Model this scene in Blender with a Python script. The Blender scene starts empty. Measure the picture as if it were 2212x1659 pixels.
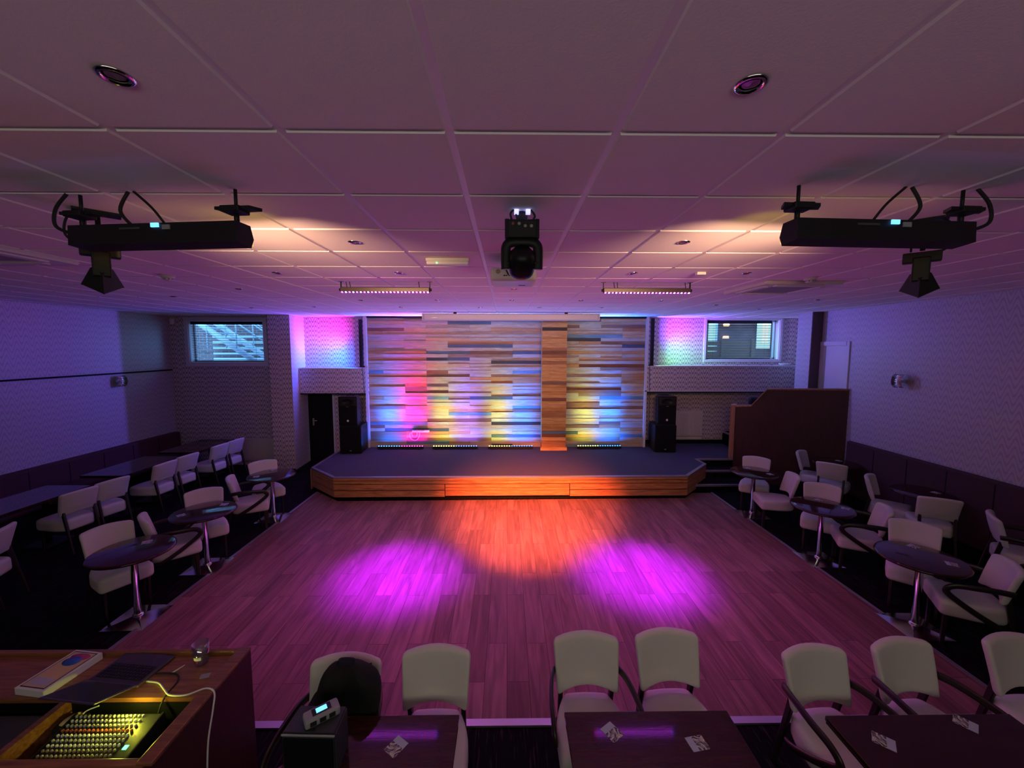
import bpy, bmesh, math, random
from math import sin, cos, pi, radians, sqrt, atan2
from mathutils import Vector, Matrix

random.seed(7)
SC = bpy.context.scene
COL = SC.collection
CH = 3.696            # ceiling height
CAMZ = 2.92

# ------------------------------------------------------------------ camera
def make_camera():
    p, y, r = .0887383, .012433, .0012334
    Rz = Matrix(((cos(y), -sin(y), 0), (sin(y), cos(y), 0), (0, 0, 1)))
    B = Matrix(((1, 0, 0), (0, 0, -1), (0, 1, 0)))
    Rx = Matrix(((1, 0, 0), (0, cos(p), -sin(p)), (0, sin(p), cos(p))))
    Rr = Matrix(((cos(r), -sin(r), 0), (sin(r), cos(r), 0), (0, 0, 1)))
    R = Rr @ Rx @ B @ Rz                       # world -> (right, down, forward)
    M = Matrix((R[0], -R[1], -R[2])).transposed().to_4x4()
    M.translation = Vector((0, 0, CAMZ))
    cd = bpy.data.cameras.new('camera')
    cd.sensor_fit = 'HORIZONTAL'
    cd.sensor_width = 36.0
    cd.lens = 36.0 * 871.96 / 2212
    cd.clip_start = .02
    cd.clip_end = 200
    co = bpy.data.objects.new('camera', cd)
    COL.objects.link(co)
    co.matrix_world = M
    SC.camera = co
make_camera()

# ------------------------------------------------------------------ view, world
SC.view_settings.view_transform = 'Standard'
SC.view_settings.look = 'None'
SC.view_settings.gamma = 1
SC.view_settings.use_curve_mapping = False
SC.view_settings.exposure = 0.0
SC.cycles.use_denoising = True
SC.cycles.max_bounces = 5
SC.cycles.adaptive_threshold = .02
SC.cycles.caustics_reflective = False
SC.cycles.caustics_refractive = False
SC.cycles.sample_clamp_indirect = 4
W = bpy.data.worlds.new('dusk_sky')
SC.world = W
W.use_nodes = True
W.node_tree.nodes['Background'].inputs[0].default_value = (.20, .50, 1.0, 1)
W.node_tree.nodes['Background'].inputs[1].default_value = 5.5

# ------------------------------------------------------------------ lights
def light(name, kind, loc, target, energy, color, **kw):
    d = bpy.data.lights.new(name, kind)
    d.energy = energy
    d.color = color
    for k, v in kw.items():
        setattr(d, k, v)
    o = bpy.data.objects.new(name, d)
    COL.objects.link(o)
    o.location = loc
    if target is not None:
        o.rotation_euler = (Vector(target) - Vector(loc)).to_track_quat('-Z', 'Y').to_euler()
    return o

BLUE = (.0, .13, 1.0)
VIOLET = (.16, .11, 1.0)
MAGENTA = (1.0, .0, .70)
YGREEN = (.80, 1.0, .08)
# four LED battens on the stage floor washing up the plank wall; each half has its own colour
FLOOR_BARS = [(-3.16, -2.04, BLUE, MAGENTA), (-1.82, -.72, YGREEN, VIOLET),
              (-.46, .64, YGREEN, BLUE), (1.72, 2.81, YGREEN, BLUE)]
POW = {BLUE: 36, MAGENTA: 19, YGREEN: 7.5, VIOLET: 25}
for i, (xa, xb, ca, cb) in enumerate(FLOOR_BARS):
    xm = (xa + xb) / 2
    for (x0, x1, c) in ((xa, xm, ca), (xm, xb, cb)):
        x = (x0 + x1) / 2
        light('floor_batten_light', 'AREA', (x, 9.70, .545), (x, 9.945, 2.70), POW[c], c,
              shape='RECTANGLE', size=.5, size_y=.05, spread=radians(44))
        light('floor_batten_spill', 'AREA', (x, 9.70, .545), (x, 9.72, 3.0), POW[c] * .9, c,
              shape='RECTANGLE', size=.5, size_y=.05, spread=radians(165))
# vertical LED battens either side of the plank wall
def side_batten(x, sx, z0, z1, c, e):
    light('side_batten_light', 'AREA', (x, 9.93, (z0 + z1) / 2), (x + sx, 9.86, (z0 + z1) / 2 + .0), e, c,
          shape='RECTANGLE', size=.05, size_y=(z1 - z0), spread=radians(125))
def side_wash(x, sx, z0, z1, c, e):
    light('side_batten_wash', 'AREA', (x, 9.90, (z0 + z1) / 2), (x + sx * 1.3, 10.3, (z0 + z1) / 2), e, c,
          shape='RECTANGLE', size=.05, size_y=(z1 - z0), spread=radians(58))
side_wash(-3.60, -1, 3.05, 3.60, (1.0, .0, .72), 9)
side_wash(-3.60, -1, 2.50, 3.05, (.0, .17, 1.0), 19)
side_wash(3.62, 1, 3.10, 3.62, (.40, .0, 1.0), 11)
side_wash(3.62, 1, 2.54, 3.10, (.16, 1.0, .20), 5)
side_batten(-3.60, -1, 3.05, 3.60, (1.0, .0, .80), 8)
side_batten(-3.60, -1, 2.48, 3.05, (.0, .12, 1.0), 36)
side_batten(3.62, 1, 3.08, 3.62, (.20, .05, 1.0), 34)
side_batten(3.62, 1, 2.52, 3.08, (.20, .8, .35), 6)
# ceiling LED battens: purple pools on the dance floor
for (x, tx) in ((-1.42, -1.40), (1.66, 1.72)):
    light('ceiling_batten_light', 'SPOT', (x, 4.79, 3.545), (tx, 4.98, 0), 5900, (.28, .0, 1.0),
          spot_size=radians(33), spot_blend=1.0, shadow_soft_size=.22)
    light('ceiling_batten_glow', 'AREA', (x, 4.79, 3.545), (tx, 4.9, 0), 26, (.70, .10, .72),
          shape='RECTANGLE', size=.9, size_y=.06, spread=radians(88))
# moving head: orange-red pool in front of the stage
light('moving_head_light', 'SPOT', (.09, 2.50, 3.33), (.40, 6.85, .1), 10500, (1.0, .175, .05),
      spot_size=radians(38), spot_blend=1.0, shadow_soft_size=.10)
# the two black battens near the camera: warm yellow to stage and ceiling
for s in (-1, 1):
    light('front_batten_light', 'AREA', (s * 1.72, 2.20, 3.50), (s * .8, 9.0, 2.2), 20, (1.0, .56, .32),
          shape='RECTANGLE', size=.9, size_y=.05, spread=radians(80))
    light('front_batten_spill', 'SPOT', (s * 1.35, 2.22, 3.40), (s * 1.86, 2.98, 3.70), 2.6, (1.0, .72, .0),
          spot_size=radians(100), spot_blend=1.0, shadow_soft_size=.04)
# added soft fill from behind the camera, no fixture there
light('rear_fill_light', 'AREA', (0, -1.8, 3.0), (0, 3.5, 1.9), 28, (1.0, .98, .80),
      shape='RECTANGLE', size=5, size_y=.5)
# small desk lamp over the mixing desk
light('desk_lamp_light', 'POINT', (-2.0, 2.0, 1.01), None, 1.7, (.95, 1.0, .06), shadow_soft_size=.01)

# ------------------------------------------------------------------ materials
MATS = {}
def nodes(m):
    m.use_nodes = True
    return m.node_tree.nodes, m.node_tree.links
def mat(name, col, rough=.6, metal=0, emit=None, es=1, spec=.5, bump=0, bscale=200, var=0, vscale=8):
    if name in MATS:
        return MATS[name]
    m = bpy.data.materials.new(name)
    N, L = nodes(m)
    b = N['Principled BSDF']
    b.inputs['Base Color'].default_value = (*col, 1)
    b.inputs['Roughness'].default_value = rough
    b.inputs['Metallic'].default_value = metal
    b.inputs['Specular IOR Level'].default_value = spec
    if emit:
        b.inputs['Emission Color'].default_value = (*emit, 1)
        b.inputs['Emission Strength'].default_value = es
    tc = N.new('ShaderNodeTexCoord')
    if var:
        n = N.new('ShaderNodeTexNoise')
        n.inputs['Scale'].default_value = vscale
        n.inputs['Detail'].default_value = 4
        L.new(tc.outputs['Object'], n.inputs['Vector'])
        mx = N.new('ShaderNodeMixRGB')
        mx.inputs[1].default_value = (*[c * (1 - var) for c in col], 1)
        mx.inputs[2].default_value = (*[min(1, c * (1 + var)) for c in col], 1)
        L.new(n.outputs['Fac'], mx.inputs[0])
        L.new(mx.outputs[0], b.inputs['Base Color'])
    if bump:
        n = N.new('ShaderNodeTexNoise')
        n.inputs['Scale'].default_value = bscale
        L.new(tc.outputs['Object'], n.inputs['Vector'])
        bp = N.new('ShaderNodeBump')
        bp.inputs['Strength'].default_value = bump
        bp.inputs['Distance'].default_value = .004
        L.new(n.outputs['Fac'], bp.inputs['Height'])
        L.new(bp.outputs[0], b.inputs['Normal'])
    MATS[name] = m
    return m

def math_node(N, L, op, a, b=None, c=None):
    n = N.new('ShaderNodeMath')
    n.operation = op
    for i, v in enumerate((a, b, c)):
        if v is None:
            continue
        if isinstance(v, (int, float)):
            n.inputs[i].default_value = v
        else:
            L.new(v, n.inputs[i])
    return n.outputs[0]

def wallpaper(name, axis, light_c, dark_c, metal=.0, rough=.45):
    m = bpy.data.materials.new(name)
    N, L = nodes(m)
    b = N['Principled BSDF']
    g = N.new('ShaderNodeNewGeometry')
    s = N.new('ShaderNodeSeparateXYZ')
    L.new(g.outputs['Position'], s.inputs[0])
    u = s.outputs[axis]
    z = s.outputs[2]
    P = .148
    ph = math_node(N, L, 'MULTIPLY', u, 2 * pi / P)
    c = math_node(N, L, 'COSINE', ph)
    c2 = math_node(N, L, 'COSINE', math_node(N, L, 'MULTIPLY', ph, .5))
    w = math_node(N, L, 'ADD', math_node(N, L, 'MULTIPLY', c, .078), math_node(N, L, 'MULTIPLY', c2, .018))
    f = math_node(N, L, 'FRACT', math_node(N, L, 'DIVIDE', math_node(N, L, 'ADD', z, w), .115))
    d = math_node(N, L, 'ABSOLUTE', math_node(N, L, 'SUBTRACT', f, .5))
    r = N.new('ShaderNodeMapRange')
    r.interpolation_type = 'SMOOTHSTEP'
    r.inputs[1].default_value = .12
    r.inputs[2].default_value = .24
    L.new(d, r.inputs[0])
    mx = N.new('ShaderNodeMixRGB')
    mx.inputs[1].default_value = (*dark_c, 1)
    mx.inputs[2].default_value = (*light_c, 1)
    L.new(r.outputs[0], mx.inputs[0])
    L.new(mx.outputs[0], b.inputs['Base Color'])
    b.inputs['Roughness'].default_value = rough
    b.inputs['Metallic'].default_value = metal
    MATS[name] = m
    return m

def wood(name, c1, c2, axis=0, rough=.55, scale=1.0, knots=True, bump=.25):
    """grain stretched along axis"""
    m = bpy.data.materials.new(name)
    N, L = nodes(m)
    b = N['Principled BSDF']
    tc = N.new('ShaderNodeTexCoord')
    mp = N.new('ShaderNodeMapping')
    sc = [22 * scale] * 3
    sc[axis] = 1.6 * scale
    mp.inputs['Scale'].default_value = sc
    L.new(tc.outputs['Object'], mp.inputs[0])
    n = N.new('ShaderNodeTexNoise')
    n.inputs['Scale'].default_value = 1.6
    n.inputs['Detail'].default_value = 6
    n.inputs['Distortion'].default_value = 1.2
    L.new(mp.outputs[0], n.inputs['Vector'])
    r = N.new('ShaderNodeValToRGB')
    r.color_ramp.elements[0].position = .32
    r.color_ramp.elements[1].position = .66
    r.color_ramp.elements[0].color = (*c1, 1)
    r.color_ramp.elements[1].color = (*c2, 1)
    L.new(n.outputs['Fac'], r.inputs[0])
    out = r.outputs[0]
    if knots:
        v = N.new('ShaderNodeTexVoronoi')
        mp2 = N.new('ShaderNodeMapping')
        s2 = [7.0] * 3
        s2[axis] = 3.2
        mp2.inputs['Scale'].default_value = s2
        L.new(tc.outputs['Object'], mp2.inputs[0])
        L.new(mp2.outputs[0], v.inputs['Vector'])
        k = N.new('ShaderNodeMapRange')
        k.inputs[1].default_value = .05
        k.inputs[2].default_value = .14
        L.new(v.outputs['Distance'], k.inputs[0])
        mx = N.new('ShaderNodeMixRGB')
        mx.inputs[1].default_value = (*[c * .25 for c in c1], 1)
        L.new(k.outputs[0], mx.inputs[0])
        L.new(out, mx.inputs[2])
        out = mx.outputs[0]
    L.new(out, b.inputs['Base Color'])
    b.inputs['Roughness'].default_value = rough
    bp = N.new('ShaderNodeBump')
    bp.inputs['Strength'].default_value = bump
    bp.inputs['Distance'].default_value = .003
    L.new(n.outputs['Fac'], bp.inputs['Height'])
    L.new(bp.outputs[0], b.inputs['Normal'])
    MATS[name] = m
    return m

def plank_floor():
    m = bpy.data.materials.new('laminate_planks')
    N, L = nodes(m)
    b = N['Principled BSDF']
    g = N.new('ShaderNodeTexCoord')
    s = N.new('ShaderNodeSeparateXYZ')
    L.new(g.outputs['Object'], s.inputs[0])
    cb = N.new('ShaderNodeCombineXYZ')
    L.new(s.outputs[1], cb.inputs[0])
    L.new(s.outputs[0], cb.inputs[1])
    br = N.new('ShaderNodeTexBrick')
    br.offset = .37
    br.offset_frequency = 2
    br.squash = 1
    br.inputs['Scale'].default_value = 1
    br.inputs['Brick Width'].default_value = 1.25
    br.inputs['Row Height'].default_value = .195
    br.inputs['Mortar Size'].default_value = .0018
    br.inputs['Mortar Smooth'].default_value = .1
    br.inputs['Bias'].default_value = 0
    br.inputs['Color1'].default_value = (.17, .085, .072, 1)
    br.inputs['Color2'].default_value = (.25, .135, .115, 1)
    br.inputs['Mortar'].default_value = (.03, .012, .01, 1)
    L.new(cb.outputs[0], br.inputs['Vector'])
    mp = N.new('ShaderNodeMapping')
    mp.inputs['Scale'].default_value = (9, .7, 1)
    L.new(g.outputs['Object'], mp.inputs[0])
    # offset the grain from plank to plank
    ad = N.new('ShaderNodeVectorMath')
    ad.operation = 'ADD'
    ms = N.new('ShaderNodeVectorMath')
    ms.operation = 'MULTIPLY'
    ms.inputs[1].default_value = (90, 90, 90)
    L.new(br.outputs['Color'], ms.inputs[0])
    L.new(mp.outputs[0], ad.inputs[0])
    L.new(ms.outputs[0], ad.inputs[1])
    n = N.new('ShaderNodeTexNoise')
    n.inputs['Scale'].default_value = 1.3
    n.inputs['Detail'].default_value = 7
    n.inputs['Distortion'].default_value = 1.6
    L.new(ad.outputs[0], n.inputs['Vector'])
    r = N.new('ShaderNodeValToRGB')
    r.color_ramp.elements[0].position = .3
    r.color_ramp.elements[1].position = .72
    r.color_ramp.elements[0].color = (.60, .57, .57, 1)
    r.color_ramp.elements[1].color = (1.25, 1.22, 1.2, 1)
    L.new(n.outputs['Fac'], r.inputs[0])
    mx = N.new('ShaderNodeMixRGB')
    mx.blend_type = 'MULTIPLY'
    mx.inputs[0].default_value = 1
    L.new(br.outputs['Color'], mx.inputs[1])
    L.new(r.outputs[0], mx.inputs[2])
    L.new(mx.outputs[0], b.inputs['Base Color'])
    b.inputs['Roughness'].default_value = .38
    b.inputs['Specular IOR Level'].default_value = .12
    bp = N.new('ShaderNodeBump')
    bp.inputs['Strength'].default_value = .12
    bp.inputs['Distance'].default_value = .002
    iv = math_node(N, L, 'SUBTRACT', n.outputs['Fac'], math_node(N, L, 'MULTIPLY', br.outputs['Fac'], 2.0))
    L.new(iv, bp.inputs['Height'])
    L.new(bp.outputs[0], b.inputs['Normal'])
    MATS['laminate_planks'] = m
    return m

def carpet_mat(name, base, line, streak=True):
    m = bpy.data.materials.new(name)
    N, L = nodes(m)
    b = N['Principled BSDF']
    tc = N.new('ShaderNodeTexCoord')
    mp = N.new('ShaderNodeMapping')
    mp.inputs['Scale'].default_value = (70, 4, 1) if streak else (160, 160, 1)
    L.new(tc.outputs['Object'], mp.inputs[0])
    n = N.new('ShaderNodeTexNoise')
    n.inputs['Scale'].default_value = 1
    n.inputs['Detail'].default_value = 3
    L.new(mp.outputs[0], n.inputs['Vector'])
    r = N.new('ShaderNodeValToRGB')
    r.color_ramp.elements[0].position = .56 if streak else .3
    r.color_ramp.elements[1].position = .66 if streak else .7
    r.color_ramp.elements[0].color = (*base, 1)
    r.color_ramp.elements[1].color = (*line, 1)
    L.new(n.outputs['Fac'], r.inputs[0])
    L.new(r.outputs[0], b.inputs['Base Color'])
    b.inputs['Roughness'].default_value = .95
    b.inputs['Specular IOR Level'].default_value = .1
    MATS[name] = m
    return m

def brick_mat():
    m = bpy.data.materials.new('outdoor_brick')
    N, L = nodes(m)
    b = N['Principled BSDF']
    tc = N.new('ShaderNodeTexCoord')
    s = N.new('ShaderNodeSeparateXYZ')
    L.new(tc.outputs['Object'], s.inputs[0])
    cb = N.new('ShaderNodeCombineXYZ')
    L.new(s.outputs[0], cb.inputs[0])
    L.new(s.outputs[2], cb.inputs[1])
    br = N.new('ShaderNodeTexBrick')
    br.inputs['Scale'].default_value = 1
    br.inputs['Brick Width'].default_value = .22
    br.inputs['Row Height'].default_value = .075
    br.inputs['Mortar Size'].default_value = .008
    br.inputs['Color1'].default_value = (.24, .15, .13, 1)
    br.inputs['Color2'].default_value = (.16, .10, .09, 1)
    br.inputs['Mortar'].default_value = (.30, .28, .27, 1)
    L.new(cb.outputs[0], br.inputs['Vector'])
    L.new(br.outputs['Color'], b.inputs['Base Color'])
    b.inputs['Roughness'].default_value = .9
    MATS['outdoor_brick'] = m

def photo_card():
    m = bpy.data.materials.new('printed_card')
    N, L = nodes(m)
    b = N['Principled BSDF']
    tc = N.new('ShaderNodeTexCoord')
    n = N.new('ShaderNodeTexNoise')
    n.inputs['Scale'].default_value = 26
    n.inputs['Detail'].default_value = 2
    n.inputs['Distortion'].default_value = 2.5
    L.new(tc.outputs['Object'], n.inputs['Vector'])
    r = N.new('ShaderNodeValToRGB')
    r.color_ramp.elements[0].position = .42
    r.color_ramp.elements[1].position = .62
    r.color_ramp.elements[0].color = (.03, .03, .035, 1)
    r.color_ramp.elements[1].color = (.75, .68, .58, 1)
    L.new(n.outputs['Fac'], r.inputs[0])
    s = N.new('ShaderNodeSeparateXYZ')
    L.new(tc.outputs['Object'], s.inputs[0])
    st = math_node(N, L, 'GREATER_THAN', s.outputs[1], .012)
    mx = N.new('ShaderNodeMixRGB')
    L.new(st, mx.inputs[0])
    L.new(r.outputs[0], mx.inputs[1])
    mx.inputs[2].default_value = (.45, .50, .58, 1)
    L.new(mx.outputs[0], b.inputs['Base Color'])
    b.inputs['Roughness'].default_value = .4
    MATS['printed_card'] = m

def glass(name, tint=(1, 1, 1), refl=.08):
    m = bpy.data.materials.new(name)
    N, L = nodes(m)
    N.remove(N['Principled BSDF'])
    t = N.new('ShaderNodeBsdfTransparent')
    t.inputs[0].default_value = (*tint, 1)
    g = N.new('ShaderNodeBsdfGlossy')
    g.inputs['Roughness'].default_value = .02
    mx = N.new('ShaderNodeMixShader')
    mx.inputs[0].default_value = refl
    L.new(t.outputs[0], mx.inputs[1])
    L.new(g.outputs[0], mx.inputs[2])
    L.new(mx.outputs[0], N['Material Output'].inputs[0])
    MATS[name] = m

wallpaper('wallpaper_front', 0, (.60, .53, .51), (.24, .19, .195))
wallpaper('wallpaper_side', 1, (.50, .46, .50), (.38, .35, .39))
wood('stage_pine', (.24, .085, .030), (.50, .23, .09), 0)
wood('desk_wood', (.16, .055, .022), (.30, .12, .05), 0, rough=.35, knots=False)
wood('red_laminate', (.040, .007, .007), (.060, .012, .010), 2, rough=.5, knots=False)
wood('post_wood', (.26, .10, .05), (.42, .20, .10), 2, knots=False)
wood('table_wood', (.026, .007, .006), (.045, .013, .010), 0, rough=.07, knots=False, bump=.02)
plank_floor()
carpet_mat('carpet_dark', (.0035, .0032, .0035), (.026, .022, .022))
carpet_mat('carpet_stage', (.045, .045, .062), (.085, .082, .11), streak=False)
brick_mat()
mat('dusky_brick', (.13, .05, .035), .9, var=.7, vscale=3)
photo_card()
glass('window_glass', (.93, .96, 1), .03)
glass('clear_glass', (.80, .82, .86), .30)
PLANK = []
for nm, a, b_ in (('pale_oak', (.42, .30, .20), (.64, .51, .37)), ('honey_pine', (.52, .30, .14), (.72, .48, .26)),
                  ('weathered_pine', (.42, .33, .26), (.62, .52, .42)), ('orange_pine', (.42, .17, .055), (.62, .30, .11)),
                  ('umber_board', (.16, .085, .05), (.26, .15, .09)), ('grey_blue_board', (.07, .13, .18), (.14, .24, .31)),
                  ('navy_board', (.035, .05, .075), (.06, .08, .11)), ('black_board', (.018, .012, .010), (.035, .025, .02)),
                  ('russet_board', (.22, .075, .04), (.32, .13, .07))):
    k_ = .72 if a[0] > .2 else 1
    PLANK.append(wood('plank_' + nm, [c * k_ for c in a], [c * k_ for c in b_], 0))
COLUMN = [wood('column_lit_pine', (.46, .24, .07), (.74, .44, .16), 0), wood('column_lit_amber', (.40, .17, .04), (.62, .32, .09), 0)] + PLANK[2:]  # pine made more orange, carrying the warm light the column catches
M = MATS
mat('ceiling_tile', (.88, .80, .84), .9, bump=.15, bscale=120)
mat('ceiling_grid', (.85, .80, .88), .45)
mat('white_paint', (.62, .60, .62), .5)
mat('white_plastic', (.70, .68, .66), .4)
mat('black_paint', (.005, .005, .006), .6, spec=.15)
mat('black_metal', (.012, .012, .014), .5, spec=.3)
mat('black_grille', (.005, .005, .006), .7, spec=.15, bump=.8, bscale=500)
mat('satin_black', (.007, .007, .008), .4, spec=.25)
mat('upholstery', (.70, .67, .60), .6, bump=.12, bscale=350)
mat('dark_stained_wood', (.022, .011, .010), .35)
mat('chrome', (.75, .72, .75), .13, metal=1)
mat('brushed_steel', (.55, .55, .58), .35, metal=1)
mat('aluminium_trim', (.50, .48, .52), .35, metal=.8)
mat('banquette_fabric', (.055, .018, .022), .8, bump=.4, bscale=60)
mat('radiator_paint', (.60, .54, .50), .5)
mat('rubber', (.008, .008, .008), .7)
mat('grey_plastic', (.30, .30, .31), .5)
mat('galvanised', (.55, .62, .68), .6)
mat('screen_blue', (.1, .3, .8), .4, emit=(.12, .45, 1.0), es=2.2)
mat('screen_pale', (.4, .6, .7), .4, emit=(.35, .75, .85), es=1.2)
mat('led_blue', BLUE, .4, emit=(.05, .30, 1.0), es=4)
mat('led_magenta', MAGENTA, .4, emit=(1.0, .08, .7), es=4)
mat('led_ygreen', YGREEN, .4, emit=(.75, 1.0, .25), es=4)
mat('led_violet', VIOLET, .4, emit=(.15, .25, 1.0), es=4)
mat('led_purple', (.6, .1, 1), .4, emit=(.30, .05, 1.0), es=45)
mat('led_pink', (1, .3, .6), .4, emit=(1.0, .03, .75), es=22)
mat('led_green', (.1, 1, .3), .4, emit=(.1, 1.0, .25), es=4)
mat('led_red', (1, .1, .05), .4, emit=(1.0, .1, .04), es=3)
mat('led_white', (.8, .8, 1), .4, emit=(.45, .45, 1.0), es=1.6)
mat('lamp_warm', (1, .7, .3), .4, emit=(1.0, .55, .18), es=3.5)
mat('lit_window', (.8, .8, .5), .4, emit=(.35, .75, .9), es=.75)
mat('lit_curtain', (.9, .8, .4), .4, emit=(.9, .85, .35), es=.9)

# ------------------------------------------------------------------ mesh builder
class MB:
    def __init__(s):
        s.bm = bmesh.new()
        s.mi = 0
    def _done(s, faces, smooth=False):
        for f in faces:
            f.material_index = s.mi
            f.smooth = smooth
    def m(s, i):
        s.mi = i
        return s
    def poly(s, pts, smooth=False):
        vs = [s.bm.verts.new(p) for p in pts]
        f = s.bm.faces.new(vs)
        s._done([f], smooth)
    def box(s, x0, x1, y0, y1, z0, z1, bev=0, T=None, seg=2):
        r = bmesh.ops.create_cube(s.bm, size=1)
        vs = r['verts']
        for v in vs:
            v.co = Vector(((x0 + x1) / 2 + v.co.x * (x1 - x0), (y0 + y1) / 2 + v.co.y * (y1 - y0), (z0 + z1) / 2 + v.co.z * (z1 - z0)))
        fs = list({f for v in vs for f in v.link_faces})
        if bev:
            es = list({e for f in fs for e in f.edges})
            rb = bmesh.ops.bevel(s.bm, geom=es, offset=bev, segments=seg, profile=.5, affect='EDGES')
            fs = list({f for f in rb['faces']} | {f for v in rb['verts'] for f in v.link_faces})
            vs = list({v for f in fs for v in f.verts})
        s._done(fs, False)
        if T is not None:
            for v in vs:
                v.co = T @ v.co
        return vs
    def prism(s, pts, z0, z1, T=None, smooth=False):
        """vertical prism over a plan polygon"""
        a = [s.bm.verts.new((x, y, z0)) for x, y in pts]
        b = [s.bm.verts.new((x, y, z1)) for x, y in pts]
        n = len(pts)
        fs = [s.bm.faces.new(a[::-1]), s.bm.faces.new(b)]
        for i in range(n):
            f = s.bm.faces.new((a[i], a[(i + 1) % n], b[(i + 1) % n], b[i]))
            f.smooth = smooth
            f.material_index = s.mi
        s._done(fs)
        if T is not None:
            for v in a + b:
                v.co = T @ v.co
    def lathe(s, prof, n=24, T=None, cap=True):
        """prof: (radius, z) list"""
        rings = []
        for r, z in prof:
            rings.append([s.bm.verts.new((r * cos(2 * pi * i / n), r * sin(2 * pi * i / n), z)) for i in range(n)])
        fs = []
        for a, b in zip(rings, rings[1:]):
            for i in range(n):
                fs.append(s.bm.faces.new((a[i], a[(i + 1) % n], b[(i + 1) % n], b[i])))
        s._done(fs, True)
        if cap:
            c = []
            if prof[0][0] > 1e-5:
                c.append(s.bm.faces.new(rings[0][::-1]))
            if prof[-1][0] > 1e-5:
                c.append(s.bm.faces.new(rings[-1]))
            s._done(c)
        if T is not None:
            for rg in rings:
                for v in rg:
                    v.co = T @ v.co
    def tube(s, pts, r, n=8, flat=None):
        """swept tube through points; flat=(a,b) for an elliptic section"""
        P = [Vector(p) for p in pts]
        rings = []
        up = Vector((0, 0, 1))
        prev = None
        for i, p in enumerate(P):
            d = (P[min(i + 1, len(P) - 1)] - P[max(i - 1, 0)]).normalized()
            if prev is None:
                ref = up if abs(d.z) < .9 else Vector((1, 0, 0))
                u = d.cross(ref).normalized()
            else:
                u = (prev - d * prev.dot(d)).normalized()
            prev = u
            v = d.cross(u)
            ra, rb = (r, r) if flat is None else flat
            rings.append([s.bm.verts.new(p + u * ra * cos(2 * pi * k / n) + v * rb * sin(2 * pi * k / n)) for k in range(n)])
        fs = []
        for a, b in zip(rings, rings[1:]):
            for k in range(n):
                fs.append(s.bm.faces.new((a[k], a[(k + 1) % n], b[(k + 1) % n], b[k])))
        s._done(fs, True)
        s._done([s.bm.faces.new(rings[0][::-1]), s.bm.faces.new(rings[-1])])
    def rbox(s, cx, cy, cz, sx, sy, sz, r, deform=None, inner=6):
        """rounded cushion, evenly gridded, optionally deformed"""
        H = (sx / 2, sy / 2, sz / 2)
        def line(h):
            rr = min(r, h * .98)
            L = [-h, -h + .25 * rr, -h + .6 * rr]
            k = inner
            L += [-(h - rr) + 2 * (h - rr) * i / k for i in range(k + 1)]
            L += [h - .6 * rr, h - .25 * rr, h]
            return L
        X, Y, Z = (line(h) for h in H)
        cache = {}
        def V(i, j, k):
            key = (i, j, k)
            if key not in cache:
                p = Vector((X[i], Y[j], Z[k]))
                rr = [min(r, h * .98) for h in H]
                q = Vector([max(-(H[a] - rr[a]), min(H[a] - rr[a], p[a])) for a in range(3)])
                d = Vector([(p[a] - q[a]) / rr[a] for a in range(3)])
                if d.length > 1e-6:
                    m_ = max(abs(c) for c in d)
                    d = d.normalized() * m_
                p = Vector([q[a] + d[a] * rr[a] for a in range(3)])
                if deform:
                    p = Vector(deform(p.x, p.y, p.z))
                cache[key] = s.bm.verts.new((p.x + cx, p.y + cy, p.z + cz))
            return cache[key]
        nx, ny, nz = len(X) - 1, len(Y) - 1, len(Z) - 1
        fs = []
        for i in range(nx):
            for j in range(ny):
                fs.append(s.bm.faces.new((V(i, j, 0), V(i, j + 1, 0), V(i + 1, j + 1, 0), V(i + 1, j, 0))))
                fs.append(s.bm.faces.new((V(i, j, nz), V(i + 1, j, nz), V(i + 1, j + 1, nz), V(i, j + 1, nz))))
        for i in range(nx):
            for k in range(nz):
                fs.append(s.bm.faces.new((V(i, 0, k), V(i + 1, 0, k), V(i + 1, 0, k + 1), V(i, 0, k + 1))))
                fs.append(s.bm.faces.new((V(i, ny, k), V(i, ny, k + 1), V(i + 1, ny, k + 1), V(i + 1, ny, k))))
        for j in range(ny):
            for k in range(nz):
                fs.append(s.bm.faces.new((V(0, j, k), V(0, j, k + 1), V(0, j + 1, k + 1), V(0, j + 1, k))))
                fs.append(s.bm.faces.new((V(nx, j, k), V(nx, j + 1, k), V(nx, j + 1, k + 1), V(nx, j, k + 1))))
        s._done(fs, True)
    def build(s, name, mats, parent=None, loc=None):
        me = bpy.data.meshes.new(name)
        bmesh.ops.recalc_face_normals(s.bm, faces=s.bm.faces)
        s.bm.to_mesh(me)
        s.bm.free()
        for m_ in (mats if isinstance(mats, (list, tuple)) else [mats]):
            me.materials.append(M[m_] if isinstance(m_, str) else m_)
        o = bpy.data.objects.new(name, me)
        COL.objects.link(o)
        if parent is not None:
            o.parent = parent
        if loc is not None:
            o.location = loc
        return o

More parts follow.
